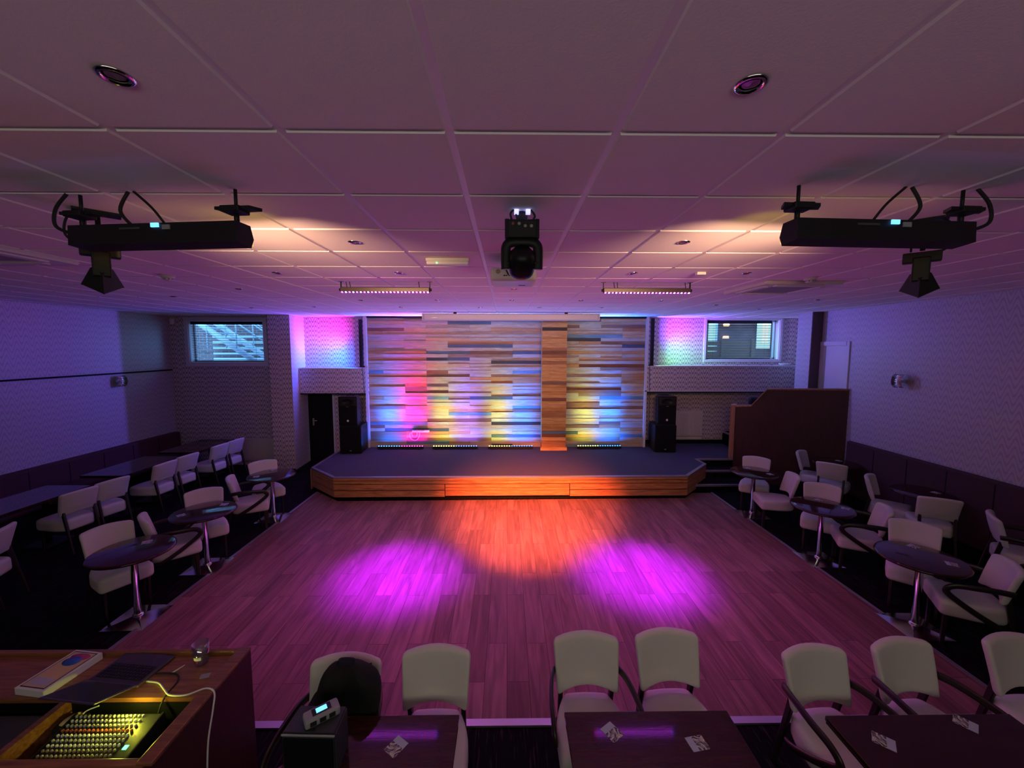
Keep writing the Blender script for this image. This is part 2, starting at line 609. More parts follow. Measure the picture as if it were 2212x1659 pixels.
def thing(name, label, cat, loc=(0, 0, 0), rz=0, group=None):
    o = bpy.data.objects.new(name, None)
    o.empty_display_size = .1
    COL.objects.link(o)
    o.location = loc
    o.rotation_euler = (0, 0, rz)
    return tag(o, label, cat, group)
def tag(o, label, cat, group=None):
    o['label'] = label
    o['category'] = cat
    if group:
        o['group'] = group
    return o
def struct(name, mb, mats):
    o = mb.build(name, mats)
    o['kind'] = 'structure'
    return o
KIDS = {}
def copy_tree(o, parent=None):
    c = o.copy()
    COL.objects.link(c)
    c.parent = parent
    for ch in [k for k in list(bpy.data.objects) if k.parent == o]:
        copy_tree(ch, c)
    return c
def sub(mb_fn, name, mats, parent, label=None):
    b = MB()
    mb_fn(b)
    o = b.build(name, mats, parent)
    if label:
        o['label'] = label
    return o
def bx(name, m_, parent, *a, bev=0, T=None, label=None):
    b = MB()
    b.box(*a, bev=bev, T=T)
    o = b.build(name, m_, parent)
    if label:
        o['label'] = label
    return o
def RZ(a, loc=(0, 0, 0)):
    return Matrix.Translation(loc) @ Matrix.Rotation(a, 4, 'Z')
def RX(a, loc=(0, 0, 0)):
    return Matrix.Translation(loc) @ Matrix.Rotation(a, 4, 'X')
def RY(a, loc=(0, 0, 0)):
    return Matrix.Translation(loc) @ Matrix.Rotation(a, 4, 'Y')
def curve_pts(P, n=6):
    """Catmull-Rom through points"""
    P = [Vector(p) for p in P]
    out = []
    for i in range(len(P) - 1):
        a, b, c, d = P[max(i - 1, 0)], P[i], P[i + 1], P[min(i + 2, len(P) - 1)]
        for k in range(n):
            t = k / n
            out.append(.5 * ((2 * b) + (c - a) * t + (2 * a - 5 * b + 4 * c - d) * t * t + (3 * b - a - 3 * c + d) * t ** 3))
    out.append(P[-1])
    return out

# ================================================================== THE ROOM
XL, XR, YB = -8.2, 6.65, -3.0
b = MB(); b.box(XL - .2, 7.9, YB - .2, 10.6, -.1, 0)
struct('floor', b, 'carpet_dark')
b = MB(); b.box(XL - .2, XL, YB, 10.2, 0, CH)
struct('wall_left', b, 'wallpaper_side')
b = MB(); b.box(XR, XR + .2, YB, 7.78, 0, CH); b.box(XR, XR + .2, 7.78, 8.5, 0, 1.1); b.box(XR, XR + .2, 7.78, 8.5, 3.04, CH)
struct('wall_right', b, 'wallpaper_side')
b = MB(); b.box(XL - .2, XR + .2, YB - .2, YB, 0, CH)
struct('wall_near', b, 'white_paint')
# back-left wall with window opening
def holed(x0, x1, y0, y1, wx0, wx1, wz0, wz1, z0=0, z1=CH):
    b = MB()
    b.box(x0, wx0, y0, y1, z0, z1); b.box(wx1, x1, y0, y1, z0, z1)
    b.box(wx0, wx1, y0, y1, z0, wz0); b.box(wx0, wx1, y0, y1, wz1, z1)
    return b
struct('wall_back_left', holed(XL, -5.57, 9.97, 10.17, -7.74, -5.93, 2.56, 3.58), 'wallpaper_front')
# back wall with window opening on the right
b = holed(3.3, 7.6, 10.3, 10.5, 5.08, 6.97, 2.63, 3.65)
b.box(-5.3, 3.3, 10.3, 10.5, 1.80, CH); b.box(-4.42, 3.3, 10.3, 10.5, 0, 1.80)
struct('wall_back', b, 'wallpaper_front')
b = MB()
b.m(0).prism([(-5.57, 9.54), (-5.06, 9.54), (-5.06, 9.545), (-5.57, 9.545)], .0, CH)
b.m(1).prism([(-5.57, 9.545), (-5.06, 9.545), (-5.12, 10.5), (-5.57, 10.5)], 0, CH)
struct('wall_pillar_left', b, ['wallpaper_front', 'wallpaper_side'])
b = MB()
b.m(0).prism([(6.42, 8.5), (XR + .2, 8.5), (7.6, 10.3), (7.5, 10.3), (6.63, 9.2)], 0, CH)
struct('wall_pillar_right', b, ['wallpaper_side'])
b = MB(); b.box(6.425, 6.65, 8.488, 8.498, 1.1, CH)
struct('trim_1', b, mat('brown_paint', (.10, .06, .055), .6))
# boxed-in ledges (bulkheads) either side of the plank wall
b = MB(); b.box(-5.11, -3.40, 9.90, 10.3, 1.81, 2.41)
b.m(1).box(-5.11, -3.40, 9.885, 10.3, 2.41, 2.43)
b.m(2).box(-5.11, -3.40, 9.93, 10.3, 1.78, 1.81)
struct('wall_ledge_left', b, ['wallpaper_front', 'white_paint', 'black_paint'])
b = MB(); b.box(3.41, 7.25, 9.90, 10.3, 1.865, 2.47)
b.m(1).box(3.41, 7.29, 9.885, 10.3, 2.47, 2.49)
b.m(1).box(3.41, 7.25, 9.895, 9.91, 1.85, 1.875)
b.m(2).box(3.41, 7.25, 9.91, 10.3, 1.82, 1.85)
struct('wall_ledge_right', b, ['wallpaper_front', 'white_paint', 'black_paint'])
# ceiling: grid plane with tegular tiles proud of it
b = MB()
b.m(1).box(XL - .2, 7.8, YB, 10.5, CH, CH + .1)
X0, Y0, T_ = -.2062, 1.5126, .6
for c in range(-15, 14):
    for r in range(-8, 15):
        x0 = max(X0 + c * T_ + .014, XL); x1 = min(X0 + (c + 1) * T_ - .014, 7.6)
        y0 = max(Y0 + r * T_ + .012, YB); y1 = min(Y0 + (r + 1) * T_ - .012, 10.3)
        if x1 - x0 < .03 or y1 - y0 < .03:
            continue
        vs = b.m(0).box(x0, x1, y0, y1, CH - .009, CH + .001)
        for v in vs:
            if v.co.z < CH - .005:
                v.co.x += .004 if v.co.x < (x0 + x1) / 2 else -.004
                v.co.y += .004 if v.co.y < (y0 + y1) / 2 else -.004
struct('ceiling', b, ['ceiling_tile', 'ceiling_grid'])
CT = CH - .009
# windows -------------------------------------------------------------
def window(n, x0, x1, z0, z1, y, depth, fw=.09):
    b = MB()
    for a in ((x0 - fw, x0, z0 - fw, z1 + fw * .8), (x1, x1 + fw, z0 - fw, z1 + fw * .8), (x0, x1, z0 - fw, z0), (x0, x1, z1, z1 + fw * .8)):
        b.box(a[0], a[1], y - .02, y + .0, a[2], min(a[3], CH - .011), bev=.004)
    # reveal lining
    b.box(x0 - .005, x0 + .015, y, y + depth, z0, z1); b.box(x1 - .015, x1 + .005, y, y + depth, z0, z1)
    b.box(x0, x1, y, y + depth, z0 - .005, z0 + .015); b.box(x0, x1, y, y + depth, z1 - .015, z1 + .005)
    o = struct('window_%d' % n, b, 'white_paint')
    f = MB()
    yy = y + depth - .05
    for a in ((x0, x0 + .05, z0, z1), (x1 - .05, x1, z0, z1), (x0, x1, z0, z0 + .05), (x0, x1, z1 - .05, z1)):
        f.box(a[0], a[1], yy, yy + .04, a[2], a[3])
    f.build('window_frame', 'white_paint', o)
    g = MB(); g.box(x0 + .05, x1 - .05, yy + .015, yy + .021, z0 + .05, z1 - .05)
    g.build('pane', 'window_glass', o)
    return o
window(1, -7.74, -5.93, 2.56, 3.58, 9.97, .2)
window(2, 5.08, 6.97, 2.63, 3.65, 10.3, .2, fw=.06)
# venetian blinds
def blind(label, x0, x1, z0, z1, y, tilt):
    t = thing('venetian_blind', label, 'blind', ((x0 + x1) / 2, y, z0))
    w = (x1 - x0) / 2
    h = z1 - z0
    bx('head_rail', 'black_metal', t, -w, w, -.02, .02, h - .07, h)
    s_ = MB()
    k = int((h - .12) / .042)
    for i in range(k):
        z = .05 + i * .042
        s_.box(-w, w, -.017, .017, -.0012, .0012, T=Matrix.Translation((0, 0, z)) @ Matrix.Rotation(tilt, 4, 'X'))
    s_.build('slats', 'black_metal', t)
    bx('bottom_rail', 'black_metal', t, -w, w, -.016, .016, 0, .02)
    for k in (-.8, .8):
        c = MB()
        c.tube([(w * k, -.02, h - .07), (w * k, -.02, .02)], .002, 5)
        c.build('ladder_cord', 'black_metal', t)
    return t
blind('dark slatted blind in the left window with metal stairs behind', -7.70, -5.97, 2.585, 3.555, 10.02, radians(16))
blind('dark slatted blind in the right window with lit building behind', 5.12, 6.78, 2.655, 3.625, 10.36, radians(32))
# doors -----------------------------------------------------------------
b = MB(); b.box(-5.10, -4.46, 10.33, 10.37, 0, 1.80)
d1 = struct('door_1', b, 'black_paint')
h = MB(); h.box(-5.00, -4.96, 10.32, 10.33, .93, 1.12, bev=.004); h.tube([(-4.98, 10.32, 1.06), (-4.98, 10.28, 1.06), (-4.87, 10.28, 1.06)], .010)
h.build('door_handle', 'brushed_steel', d1)
b = MB(); b.box(-4.46, -4.42, 10.285, 10.37, 0, 1.80)
struct('trim_2', b, 'white_paint')
b = MB(); b.box(6.66, 6.70, 7.83, 8.45, 1.1, 2.98)
d2 = struct('door_2', b, 'white_paint')
h = MB(); h.tube([(6.66, 7.90, 2.12), (6.61, 7.90, 2.12), (6.61, 8.01, 2.12)], .010)
h.build('door_handle', 'brushed_steel', d2)
b = MB(); b.box(6.625, 6.67, 7.76, 7.83, 1.1, 3.06, bev=.005); b.box(6.625, 6.67, 8.45, 8.5, 1.1, 3.06); b.box(6.620, 6.67, 7.83, 8.5, 2.98, 3.06)
struct('trim_3', b, 'white_paint')
b = MB(); b.box(XL, XL + .03, 3.0, 9.95, 2.365, 2.395)
struct('trim_4', b, 'black_paint')
b = MB(); b.box(3.42, 7.2, 10.28, 10.3, .45, .55)
struct('baseboard_back', b, 'black_paint')
b = MB(); b.box(-5.56, -5.07, 9.53, 9.54, .0, .03)
struct('baseboard_pillar', b, 'black_paint')
b = MB(); b.box(-3.40, 3.40, 9.90, 9.96, 3.645, 3.686)
struct('trim_5', b, 'black_paint')
for n, x0, x1 in ((6, -3.47, -3.405), (7, 3.405, 3.46)):
    b = MB(); b.box(x0, x1, 9.86, 10.3, 2.49, 3.685); b.box(x0, x1, 9.895, 9.99, .45, 2.49)
    struct('trim_%d' % n, b, 'post_wood' if 0 else 'white_paint')

# ================================================================== DANCE FLOOR, STAGE
b = MB()
DF = [(-3.82, 2.93), (4.12, 2.93), (4.12, 7.88), (3.74, 7.88), (3.47, 7.60), (-3.22, 7.50), (-3.80, 7.98), (-3.82, 7.98)]
b.prism(DF, 0, .012)
tag(b.build('dance_floor', 'laminate_planks'), 'brown wood-plank dance floor filling the middle of the room', 'dance floor')
b = MB()
b.box(-3.86, -3.82, 2.90, 8.0, 0, .016); struct('trim_8', b, 'aluminium_trim')
b = MB(); b.box(4.12, 4.16, 2.90, 7.9, 0, .016); struct('trim_9', b, 'aluminium_trim')
b = MB(); b.box(-3.86, 4.16, 2.87, 2.93, 0, .018); struct('trim_10', b, 'aluminium_trim')

SH = .45
stg = thing('stage', 'low carpeted stage faced with pine boards before the plank wall', 'stage', (0, 8.9, 0))
def G(fn, name, mats, parent=stg, off=(0, 8.9, 0), label=None):
    b = MB(); fn(b)
    bmesh.ops.translate(b.bm, verts=b.bm.verts, vec=-Vector(off))
    o = b.build(name, mats, parent)
    if label:
        o['label'] = label
    return o
SP = [(-4.02, 8.21), (-3.31, 7.58), (3.50, 7.62), (4.25, 8.42), (4.22, 8.80), (5.05, 8.80), (5.12, 8.92), (6.40, 8.0), (6.40, 10.28), (-4.05, 10.28)]
SI = [(-3.92, 8.26), (-3.26, 7.68), (3.45, 7.72), (4.12, 8.42), (4.12, 8.85), (5.05, 8.85), (5.12, 8.95), (6.38, 8.05), (6.38, 10.28), (-3.95, 10.28)]
G(lambda b: b.prism(SI, 0, .42), 'plinth', 'black_paint')
G(lambda b: b.prism(SP, .42, SH), 'carpet_top', 'carpet_stage')
def facing(b, p, q, z0, z1, th=.02):
    p = Vector((*p, 0)); q = Vector((*q, 0))
    d = (q - p).normalized(); n = Vector((d.y, -d.x, 0)) * th
    b.prism([(p.x, p.y), (p.x + n.x, p.y + n.y), (q.x + n.x, q.y + n.y), (q.x, q.y)], z0, z1)
bands = [(.065, .182), (.198, .308), (.322, .374), (.386, .425)]
def front(b):
    for (z0, z1) in bands:
        facing(b, (-3.31, 7.58), (-1.20, 7.593), z0, z1)
        facing(b, (1.22, 7.607), (3.50, 7.62), z0, z1)
    facing(b, (-1.20, 7.593), (1.22, 7.607), .320, .375); facing(b, (-1.20, 7.593), (1.22, 7.607), .382, .425)
G(front, 'front_boards', 'stage_pine')
def hatch(b):
    for (z0, z1) in ((.085, .185), (.192, .240), (.248, .308)):
        facing(b, (-1.185, 7.585), (1.205, 7.599), z0, z1)
G(hatch, 'hatch_panel', 'stage_pine')
def side_left(b):
    for (z0, z1) in bands:
        facing(b, (-4.02, 8.21), (-3.31, 7.58), z0, z1)
    b.box(-4.07, -4.05, 8.21, 10.2, .0, .425)
G(side_left, 'side_boards', 'post_wood')
def sides(b):
    for (z0, z1) in bands:
        facing(b, (3.50, 7.62), (4.25, 8.42), z0, z1)
    facing(b, (4.25, 8.42), (4.22, 8.80), .065, .425)
G(sides, 'side_boards', 'post_wood')
def nosing(b):
    N_ = [(-4.05, 10.0), (-4.02, 8.21), (-3.31, 7.58), (3.50, 7.62), (4.25, 8.42), (4.22, 8.80), (5.05, 8.80)]
    for p, q in zip(N_, N_[1:]):
        facing(b, p, q, .428, .456, .028)
        d = (Vector(q) - Vector(p)).normalized(); n = Vector((-d.y, d.x)) * .035
        b.prism([p, q, (q[0] + n.x, q[1] + n.y), (p[0] + n.x, p[1] + n.y)], .449, .456)
G(nosing, 'edge_nosing', 'aluminium_trim')
G(lambda b: facing(b, (-3.26, 7.66), (3.47, 7.70), 0, .06, .02), 'kickboard', 'black_paint')
st = thing('stage_steps', 'two dark carpeted steps with pale nosings at the right end of stage', 'steps', (4.8, 8.3, 0))
def G2(fn, name, mats, label=None): return G(fn, name, mats, st, (4.8, 8.3, 0), label)
G2(lambda b: (b.box(4.26, 5.0, 8.44, 8.79, 0, .30)), 'upper_step', 'carpet_dark')
G2(lambda b: (b.prism([(3.80, 7.97), (5.0, 7.97), (5.0, 8.43), (4.22, 8.43)], 0, .15)), 'lower_step', 'carpet_dark')
G2(lambda b: (b.box(4.26, 5.0, 8.41, 8.44, .27, .304), b.box(4.26, 5.0, 8.44, 8.47, .30, .304)), 'nosing', 'aluminium_trim')
G2(lambda b: (b.box(3.80, 5.0, 7.94, 7.97, .12, .154), b.box(3.85, 5.0, 7.97, 8.0, .15, .154)), 'nosing', 'aluminium_trim')
# landing up to the side door, mostly behind the partition
ld = thing('landing', 'dark raised landing with white-edged step behind the red partition', 'landing', (6.2, 9.4, .45))
def G3(fn, name, mats): return G(fn, name, mats, ld, (6.2, 9.4, .45))
G3(lambda b: b.prism([(5.95, 8.45), (6.38, 8.15), (6.38, 10.27), (5.95, 10.27)], .452, 1.10), 'platform', 'carpet_dark')
G3(lambda b: b.box(5.60, 5.95, 9.3, 10.27, .452, .78), 'step', 'carpet_dark')
G3(lambda b: (b.box(5.58, 5.63, 9.3, 10.27, .75, .785), b.box(5.93, 5.98, 9.3, 10.27, 1.07, 1.105)), 'nosing', 'aluminium_trim')
# partition: runs askew from the side wall to the head of the steps -------
pt = thing('partition', 'dark red timber partition with sloping top beside the right-hand steps', 'partition', (5.85, 8.28, 0))
PA, PB = Vector((5.08, 8.83)), Vector((6.645, 7.71))
PD_ = (PB - PA).normalized()
PN_ = Vector((PD_.y, -PD_.x))
def G4(fn, name, mats, label=None): return G(fn, name, mats, pt, (5.85, 8.28, 0), label)
def pline(t, o=0):
    v = PA + (PB - PA) * t + PN_ * o
    return (v.x, v.y)
def pslab(b, prof, o0, o1):
    """prof: (t, z) outline in the partition's own plane"""
    va = [b.bm.verts.new((*pline(t, o0), z)) for t, z in prof]
    vb = [b.bm.verts.new((*pline(t, o1), z)) for t, z in prof]
    n = len(prof)
    fs = [b.bm.faces.new(va), b.bm.faces.new(vb[::-1])]
    for i in range(n):
        fs.append(b.bm.faces.new((va[i], vb[i], vb[(i + 1) % n], va[(i + 1) % n])))
    b._done(fs)
G4(lambda b: pslab(b, [(0, 0), (1, 0), (1, 2.11), (.30, 2.04), (.155, 1.66), (0, 1.62)], 0, -.05), 'panel', 'red_laminate')
def cap(b):
    P_ = [(-.01, 1.62), (.155, 1.66), (.30, 2.04), (1, 2.11)]
    for (a, c) in zip(P_, P_[1:]):
        pslab(b, [a, c, (c[0], c[1] + .03), (a[0], a[1] + .03)], .03, -.09)
G4(cap, 'capping_rail', 'post_wood')
G4(lambda b: pslab(b, [(-.05, .455), (.0, .455), (.0, 1.66), (-.05, 1.66)], .03, -.30), 'end_post', 'post_wood')
# dark seat back showing above the partition
s1 = thing('lounge_chair', 'dark chair back peeping over the low end of the red partition', 'chair', (6.10, 9.45, 1.10))
sb = MB(); sb.rbox(0, .15, .42, .52, .10, .46, .05); sb.build('backrest', 'black_metal', s1)
sb = MB(); sb.rbox(0, -.05, .26, .50, .42, .12, .04); sb.build('seat', 'black_metal', s1)
for dx in (-.2, .2):
    for dy in (-.2, .1):
        bx('leg', 'black_metal', s1, dx - .02, dx + .02, dy - .02, dy + .02, 0, .22)

# ================================================================== PLANK WALL
RH = .08
def rows(b, x0, x1, y, z0, z1, unit, seed, weights, th=.025):
    rnd = random.Random(seed)
    z = z0
    k = 0
    while z < z1 - .01:
        zt = min(z + RH, z1)
        x = x0
        first = True
        while x < x1 - 1e-4:
            L_ = unit * (rnd.choice((1, 2, 2, 3)) if unit < 2 else 1)
            if first and unit < 2:
                L_ = rnd.choice((.36, .36 + unit, .36 + unit * 2)); first = False
            xe = min(x + L_, x1)
            if x1 - xe < .2:
                xe = x1
            mi = rnd.choices(range(9), weights)[0]
            t = th + rnd.uniform(-.006, .008)
            b.m(mi).box(x + .001, xe - .001, y - t, y, z + .001, zt - .001)
            x = xe
        z = zt
        k += 1
pw = MB()
pw.m(4).box(-3.40, 3.40, 9.975, 10.29, SH, 3.64)
WT = [30, 20, 22, 14, 6, 5, 4, 3.5, 7]
rows(pw, -3.40, .845, 9.975, SH, 3.64, .53, 3, WT)
rows(pw, 1.415, 3.40, 9.975, SH, 3.64, .53, 11, WT)
tag(pw.build('plank_wall', PLANK), 'reclaimed mixed-colour plank cladding across the back of the stage', 'feature wall')
pc = thing('plank_column', 'plank column with warm light tinted into its boards, proud of the plank wall', 'column', (1.13, 9.75, SH))
b = MB(); b.m(1).box(-.29, .29, -.12, .19, 0, 3.17)
rows(b, -.295, .295, -.12, 0, 3.17, 9, 5, [34, 26, 0, 14, 3, 2, 0, 2, 5], th=.02)
b.build('cladding', COLUMN, pc)
bx('plinth_board', 'column_lit_pine', pc, -.32, .32, -.17, -.12, 0, .075)

# projector screen casing
ps = thing('projector_screen', 'long white roll-up projector screen case under the ceiling', 'projector screen', (.08, 8.82, 3.58))
bx('casing', 'white_plastic', ps, -1.87, 1.89, -.07, .07, -.065, .075, bev=.02)
bx('end_cap', 'white_plastic', ps, -1.90, -1.87, -.075, .075, -.07, .08, bev=.01)
bx('end_cap', 'white_plastic', ps, 1.89, 1.92, -.075, .075, -.07, .08, bev=.01)
for x in (-1.2, 1.2):
    bx('bracket', 'black_metal', ps, x - .03, x + .03, -.04, .04, .075, CT - 3.58)
bx('badge', 'brushed_steel', ps, -1.68, -1.58, -.073, -.069, -.02, -.008)

# ================================================================== LED FLOOR BATTENS
LBL = ['leftmost floor LED batten, glowing blue and pink', 'second floor LED batten from the left, green-yellow and blue',
       'third floor LED batten, just left of the plank column', 'rightmost floor LED batten, right of the plank column']
NM = {BLUE: 'led_blue', MAGENTA: 'led_magenta', YGREEN: 'led_ygreen', VIOLET: 'led_violet'}
for (xa, xb, ca, cb), lb in zip(FLOOR_BARS, LBL):
    w = (xb - xa) / 2
    t = thing('led_batten', lb, 'stage light', ((xa + xb) / 2, 9.74, SH), group='LED battens along the foot of the plank wall')
    bx('housing', 'black_metal', t, -w, w, -.03, .03, .012, .075, bev=.006)
    for x in (-w + .1, w - .1):
        bx('foot', 'black_metal', t, x - .02, x + .02, -.05, .05, 0, .012)
    for (x0, x1, c) in ((-w, 0, ca), (0, w, cb)):
        s_ = MB()
        for i in range(9):
            x = x0 + (i + .5) * (x1 - x0) / 9
            s_.lathe([(.018, 0), (.016, .010), (.008, .016), (0, .018)], 8, T=Matrix.Translation((x, -.012, .074)))
        s_.build('led_row', NM[c], t)
# vertical battens
for x, s_, lb, c in ((-3.56, -1, 'upright LED batten at the left edge of the plank wall', ('led_magenta', 'led_blue')),
                     (3.57, 1, 'upright LED batten at the right edge of the plank wall', ('led_violet', 'led_ygreen'))):
    t = thing('led_batten', lb, 'stage light', (x, 9.93, 2.45 if s_ < 0 else 2.49), group='upright LED battens beside the plank wall')
    H_ = 1.16
    bx('housing', 'black_metal', t, -.035, .035, -.035, .04, .0, H_, bev=.005)
    bx('bracket', 'black_metal', t, -.06 if s_ > 0 else -.04, .04 if s_ > 0 else .06, -.03, .05, -.0, .03)
    for z0, z1, m_ in ((H_ * .52, H_ - .03, c[0]), (.03, H_ * .5, c[1])):
        q = MB()
        for i in range(8):
            z = z0 + (i + .5) * (z1 - z0) / 8
            q.lathe([(.014, 0), (.010, .006), (0, .008)], 8, T=Matrix.Translation((s_ * .033, .012, z)) @ Matrix.Rotation(s_ * pi / 2, 4, 'Y'))
        q.build('led_row', m_, t)
# extension lead on the plank wall
t = thing('extension_socket', 'white extension socket on the planks with looped lead, low left', 'socket', (-2.15, 9.93, .86))
bx('socket_strip', 'white_plastic', t, -.20, .22, -.035, .0, -.03, .03, bev=.008)
q = MB(); q.tube(curve_pts([(-.19, -.02, 0), (-.26, -.03, -.08), (-.22, -.03, -.20), (-.10, -.03, -.22), (-.03, -.03, -.12), (-.02, -.03, -.01)]), .008)
q.tube(curve_pts([(-.16, -.03, .02), (-.21, -.04, -.06), (-.16, -.04, -.14), (-.09, -.04, -.12), (-.08, -.04, 0)]), .008)
q.build('lead', 'white_plastic', t)
for i in range(3):
    bx('plug', 'white_plastic', t, -.16 + i * .10, -.11 + i * .10, -.06, -.035, -.02, .02, bev=.004)
# loose cable on right jamb and left jamb
for x, lb in ((-3.50, 'thin cable running down the left jamb of the plank wall'), (3.52, 'thin cable running down the right jamb of the plank wall')):
    q = MB(); q.tube(curve_pts([(x, 9.86, 3.4), (x + .02, 9.85, 3.0), (x - .02, 9.85, 2.5), (x, 9.87, 2.0), (x + .01, 9.87, 1.2), (x - .01, 9.88, .5)]), .006)
    tag(q.build('cable', 'rubber'), lb, 'cable')

# ================================================================== PA SPEAKERS
def subwoofer(x, y, rz, lb):
    t = thing('subwoofer', lb, 'speaker', (x, y, SH), rz, 'subwoofers under the PA speakers')
    bx('cabinet', 'satin_black', t, -.25, .25, -.24, .30, .015, .66, bev=.012)
    bx('grille', 'black_grille', t, -.235, .235, -.256, -.238, .03, .645, bev=.006)
    q = MB()
    for xx in (-.2, .2):
        for yy in (-.19, .25):
            q.lathe([(.02, 0), (.02, .016)], 10, T=Matrix.Translation((xx, yy, 0)))
    q.build('feet', 'rubber', t)
    bx('badge', 'brushed_steel', t, -.022, .022, -.262, -.255, .07, .09, bev=.002)
    return t
def top_speaker(x, y, rz, lb):
    t = thing('pa_speaker', lb, 'speaker', (x, y, SH + .661), rz, 'PA speakers on the subwoofers')
    q = MB()
    pl = [(-.21, -.20), (.21, -.20), (.21, .02), (.12, .20), (-.12, .20), (-.21, .02)]
    q.prism(pl, .0, .68)
    q.build('cabinet', 'satin_black', t)
    bx('grille', 'black_grille', t, -.185, .185, -.215, -.195, .03, .44, bev=.006)
    # horn mouth
    q = MB()
    q.box(-.19, .19, -.218, -.20, .46, .66, bev=.015)
    q.build('horn_bezel', 'black_metal', t)
    q = MB(); q.lathe([(.015, -.01), (.05, .005), (.09, .012)], 20, T=Matrix.Translation((0, -.222, .56)) @ Matrix.Rotation(pi / 2, 4, 'X') @ Matrix.Diagonal((1.5, .8, 1, 1)), cap=False)
    q.build('horn', 'satin_black', t)
    bx('logo_plate', 'white_plastic', t, -.022, .022, -.224, -.214, .10, .145, bev=.004, label='small pale square logo plate')
    bx('badge', 'brushed_steel', t, -.03, .03, -.222, -.214, .445, .455)
    q = MB(); q.tube([(-.08, 0, .68), (-.08, 0, .70), (.08, 0, .70), (.08, 0, .68)], .012)
    q.build('handle', 'rubber', t)
    return t
subwoofer(-3.66, 9.36 + .18, radians(4), 'black subwoofer cabinet at the left end of the stage')
top_speaker(-3.70, 9.36 + .16, radians(2), 'black PA speaker stacked on the left subwoofer')
subwoofer(3.78, 9.39 + .22, radians(-6), 'black subwoofer cabinet at the right end of the stage')
top_speaker(3.80, 9.39 + .20, radians(-6), 'black PA speaker stacked on the right subwoofer')

# ================================================================== RADIATORS
def radiator(x0, x1, y, z0, z1, lb):
    t = thing('radiator', lb, 'radiator', ((x0 + x1) / 2, y, z0), group=None)
    w = (x1 - x0) / 2; h = z1 - z0
    q = MB(); q.box(-w, w, -.05, -.03, 0, h)
    n = int(2 * w / .033)
    for i in range(n):
        x = -w + .03 + i * (2 * w - .06) / (n - 1)
        q.box(x - .009, x + .009, -.062, -.05, .04, h - .05, bev=.004)
    q.build('panel', 'radiator_paint', t)
    bx('top_grille', 'radiator_paint', t, -w - .004, w + .004, -.06, -.002, h - .012, h + .01)
    q = MB(); q.tube([(w + .02, -.03, .05), (w + .02, -.03, -.10)], .008); q.lathe([(.018, .0), (.018, .05)], 10, T=Matrix.Translation((w + .02, -.03, .04)))
    q.build('valve', 'brushed_steel', t)
    for x in (-w * .7, w * .7):
        bx('bracket', 'radiator_paint', t, x - .02, x + .02, -.03, 0, .1, h - .1)
radiator(4.20, 5.06, 10.297, .66, 1.31, 'cream radiator on the wall behind the right speaker stack')
radiator(-6.72, -5.65, 9.967, .13, .66, 'cream radiator below the left window, beside the papered pillar')
b = MB(); b.box(4.15, 5.1, 10.27, 10.299, .56, .64); struct('trim_11', b, 'radiator_paint')

# ================================================================== SCONCES
def sconce(x, y, z, s_, lb):
    t = thing('wall_sconce', lb, 'wall light', (x, y, z), 0 if s_ > 0 else pi, 'wall sconces')
    bx('mount', 'chrome', t, 0, .04, -.05, .05, -.03, .03, bev=.006)
    q = MB(); q.tube([(.03, 0, 0), (.12, 0, 0)], .014); q.build('arm', 'chrome', t)
    q = MB()
    P_ = [(.09 + .06 * sin(a), .11 * cos(a) - .0) for a in [radians(k) for k in range(0, 181, 15)]]
    ring = [(x_, z_) for x_, z_ in P_]
    for (a, c) in zip(ring, ring[1:]):
        q.poly([(a[0], -.09, a[1]), (c[0], -.09, c[1]), (c[0], .09, c[1]), (a[0], .09, a[1])], True)
    o = q.build('lamp_shade', 'chrome', t)
    md = o.modifiers.new('thickness', 'SOLIDIFY'); md.thickness = .004
    bx('bulb_holder', 'brushed_steel', t, .06, .13, -.085, .085, -.022, .022, bev=.008)
sconce(XL, 8.55, 2.22, 1, 'curved chrome wall light on the left wall under the black rail')
sconce(XR, 6.64, 2.38, -1, 'curved chrome wall light on the right wall near the white door')
q = MB(); q.rbox(0, 0, 0, .09, .08, .14, .03)
tag(q.build('motion_sensor', 'white_plastic', loc=(-8.08, 9.93, 3.55)), 'small white motion sensor high in the back left corner', 'sensor')

# ================================================================== BANQUETTES
def banquette(x, s_, y0, y1, hh, lb, mt='banquette_fabric'):
    """s_ = +1: on the left wall, seat towards +x"""
    t = thing('banquette', lb, 'bench seat', (x, (y0 + y1) / 2, 0))
    w = (y1 - y0) / 2
    def bb(nm, xa, xb, z0, z1, bev, m_=mt):
        xa, xb = sorted((xa * s_, xb * s_))
        bx(nm, m_, t, xa, xb, -w, w, z0, z1, bev=bev)
    bb('backrest', .005, .16, .3, hh, .035)
    bb('seat', .01, .62, .28, .46, .05)
    bb('plinth', .01, .56, 0, .28, 0, 'black_paint')
    n = int(2 * w / .6)
    for i in range(1, n):
        yy = -w + i * 2 * w / n
        xa, xb = sorted((.158 * s_, .164 * s_))
        bx('seam', 'black_paint', t, xa, xb, yy - .005, yy + .005, .46, hh - .05)
banquette(XL, 1, 1.0, 9.90, .87, 'long dark upholstered bench seat along the left wall')
t = thing('padded_panelling', 'long dark padded panelling along the foot of the right wall', 'wall panelling', (XR, 4.3, 0))
bx('padding', 'banquette_fabric', t, -.09, -.003, -3.3, 3.30, .12, 1.15, bev=.03)
bx('skirting', 'black_paint', t, -.07, -.003, -3.3, 3.30, 0, .12)
for i in range(1, 11):
    bx('seam', 'black_paint', t, -.094, -.088, -3.3 + i * .6 - .005, -3.3 + i * .6 + .005, .16, 1.10)

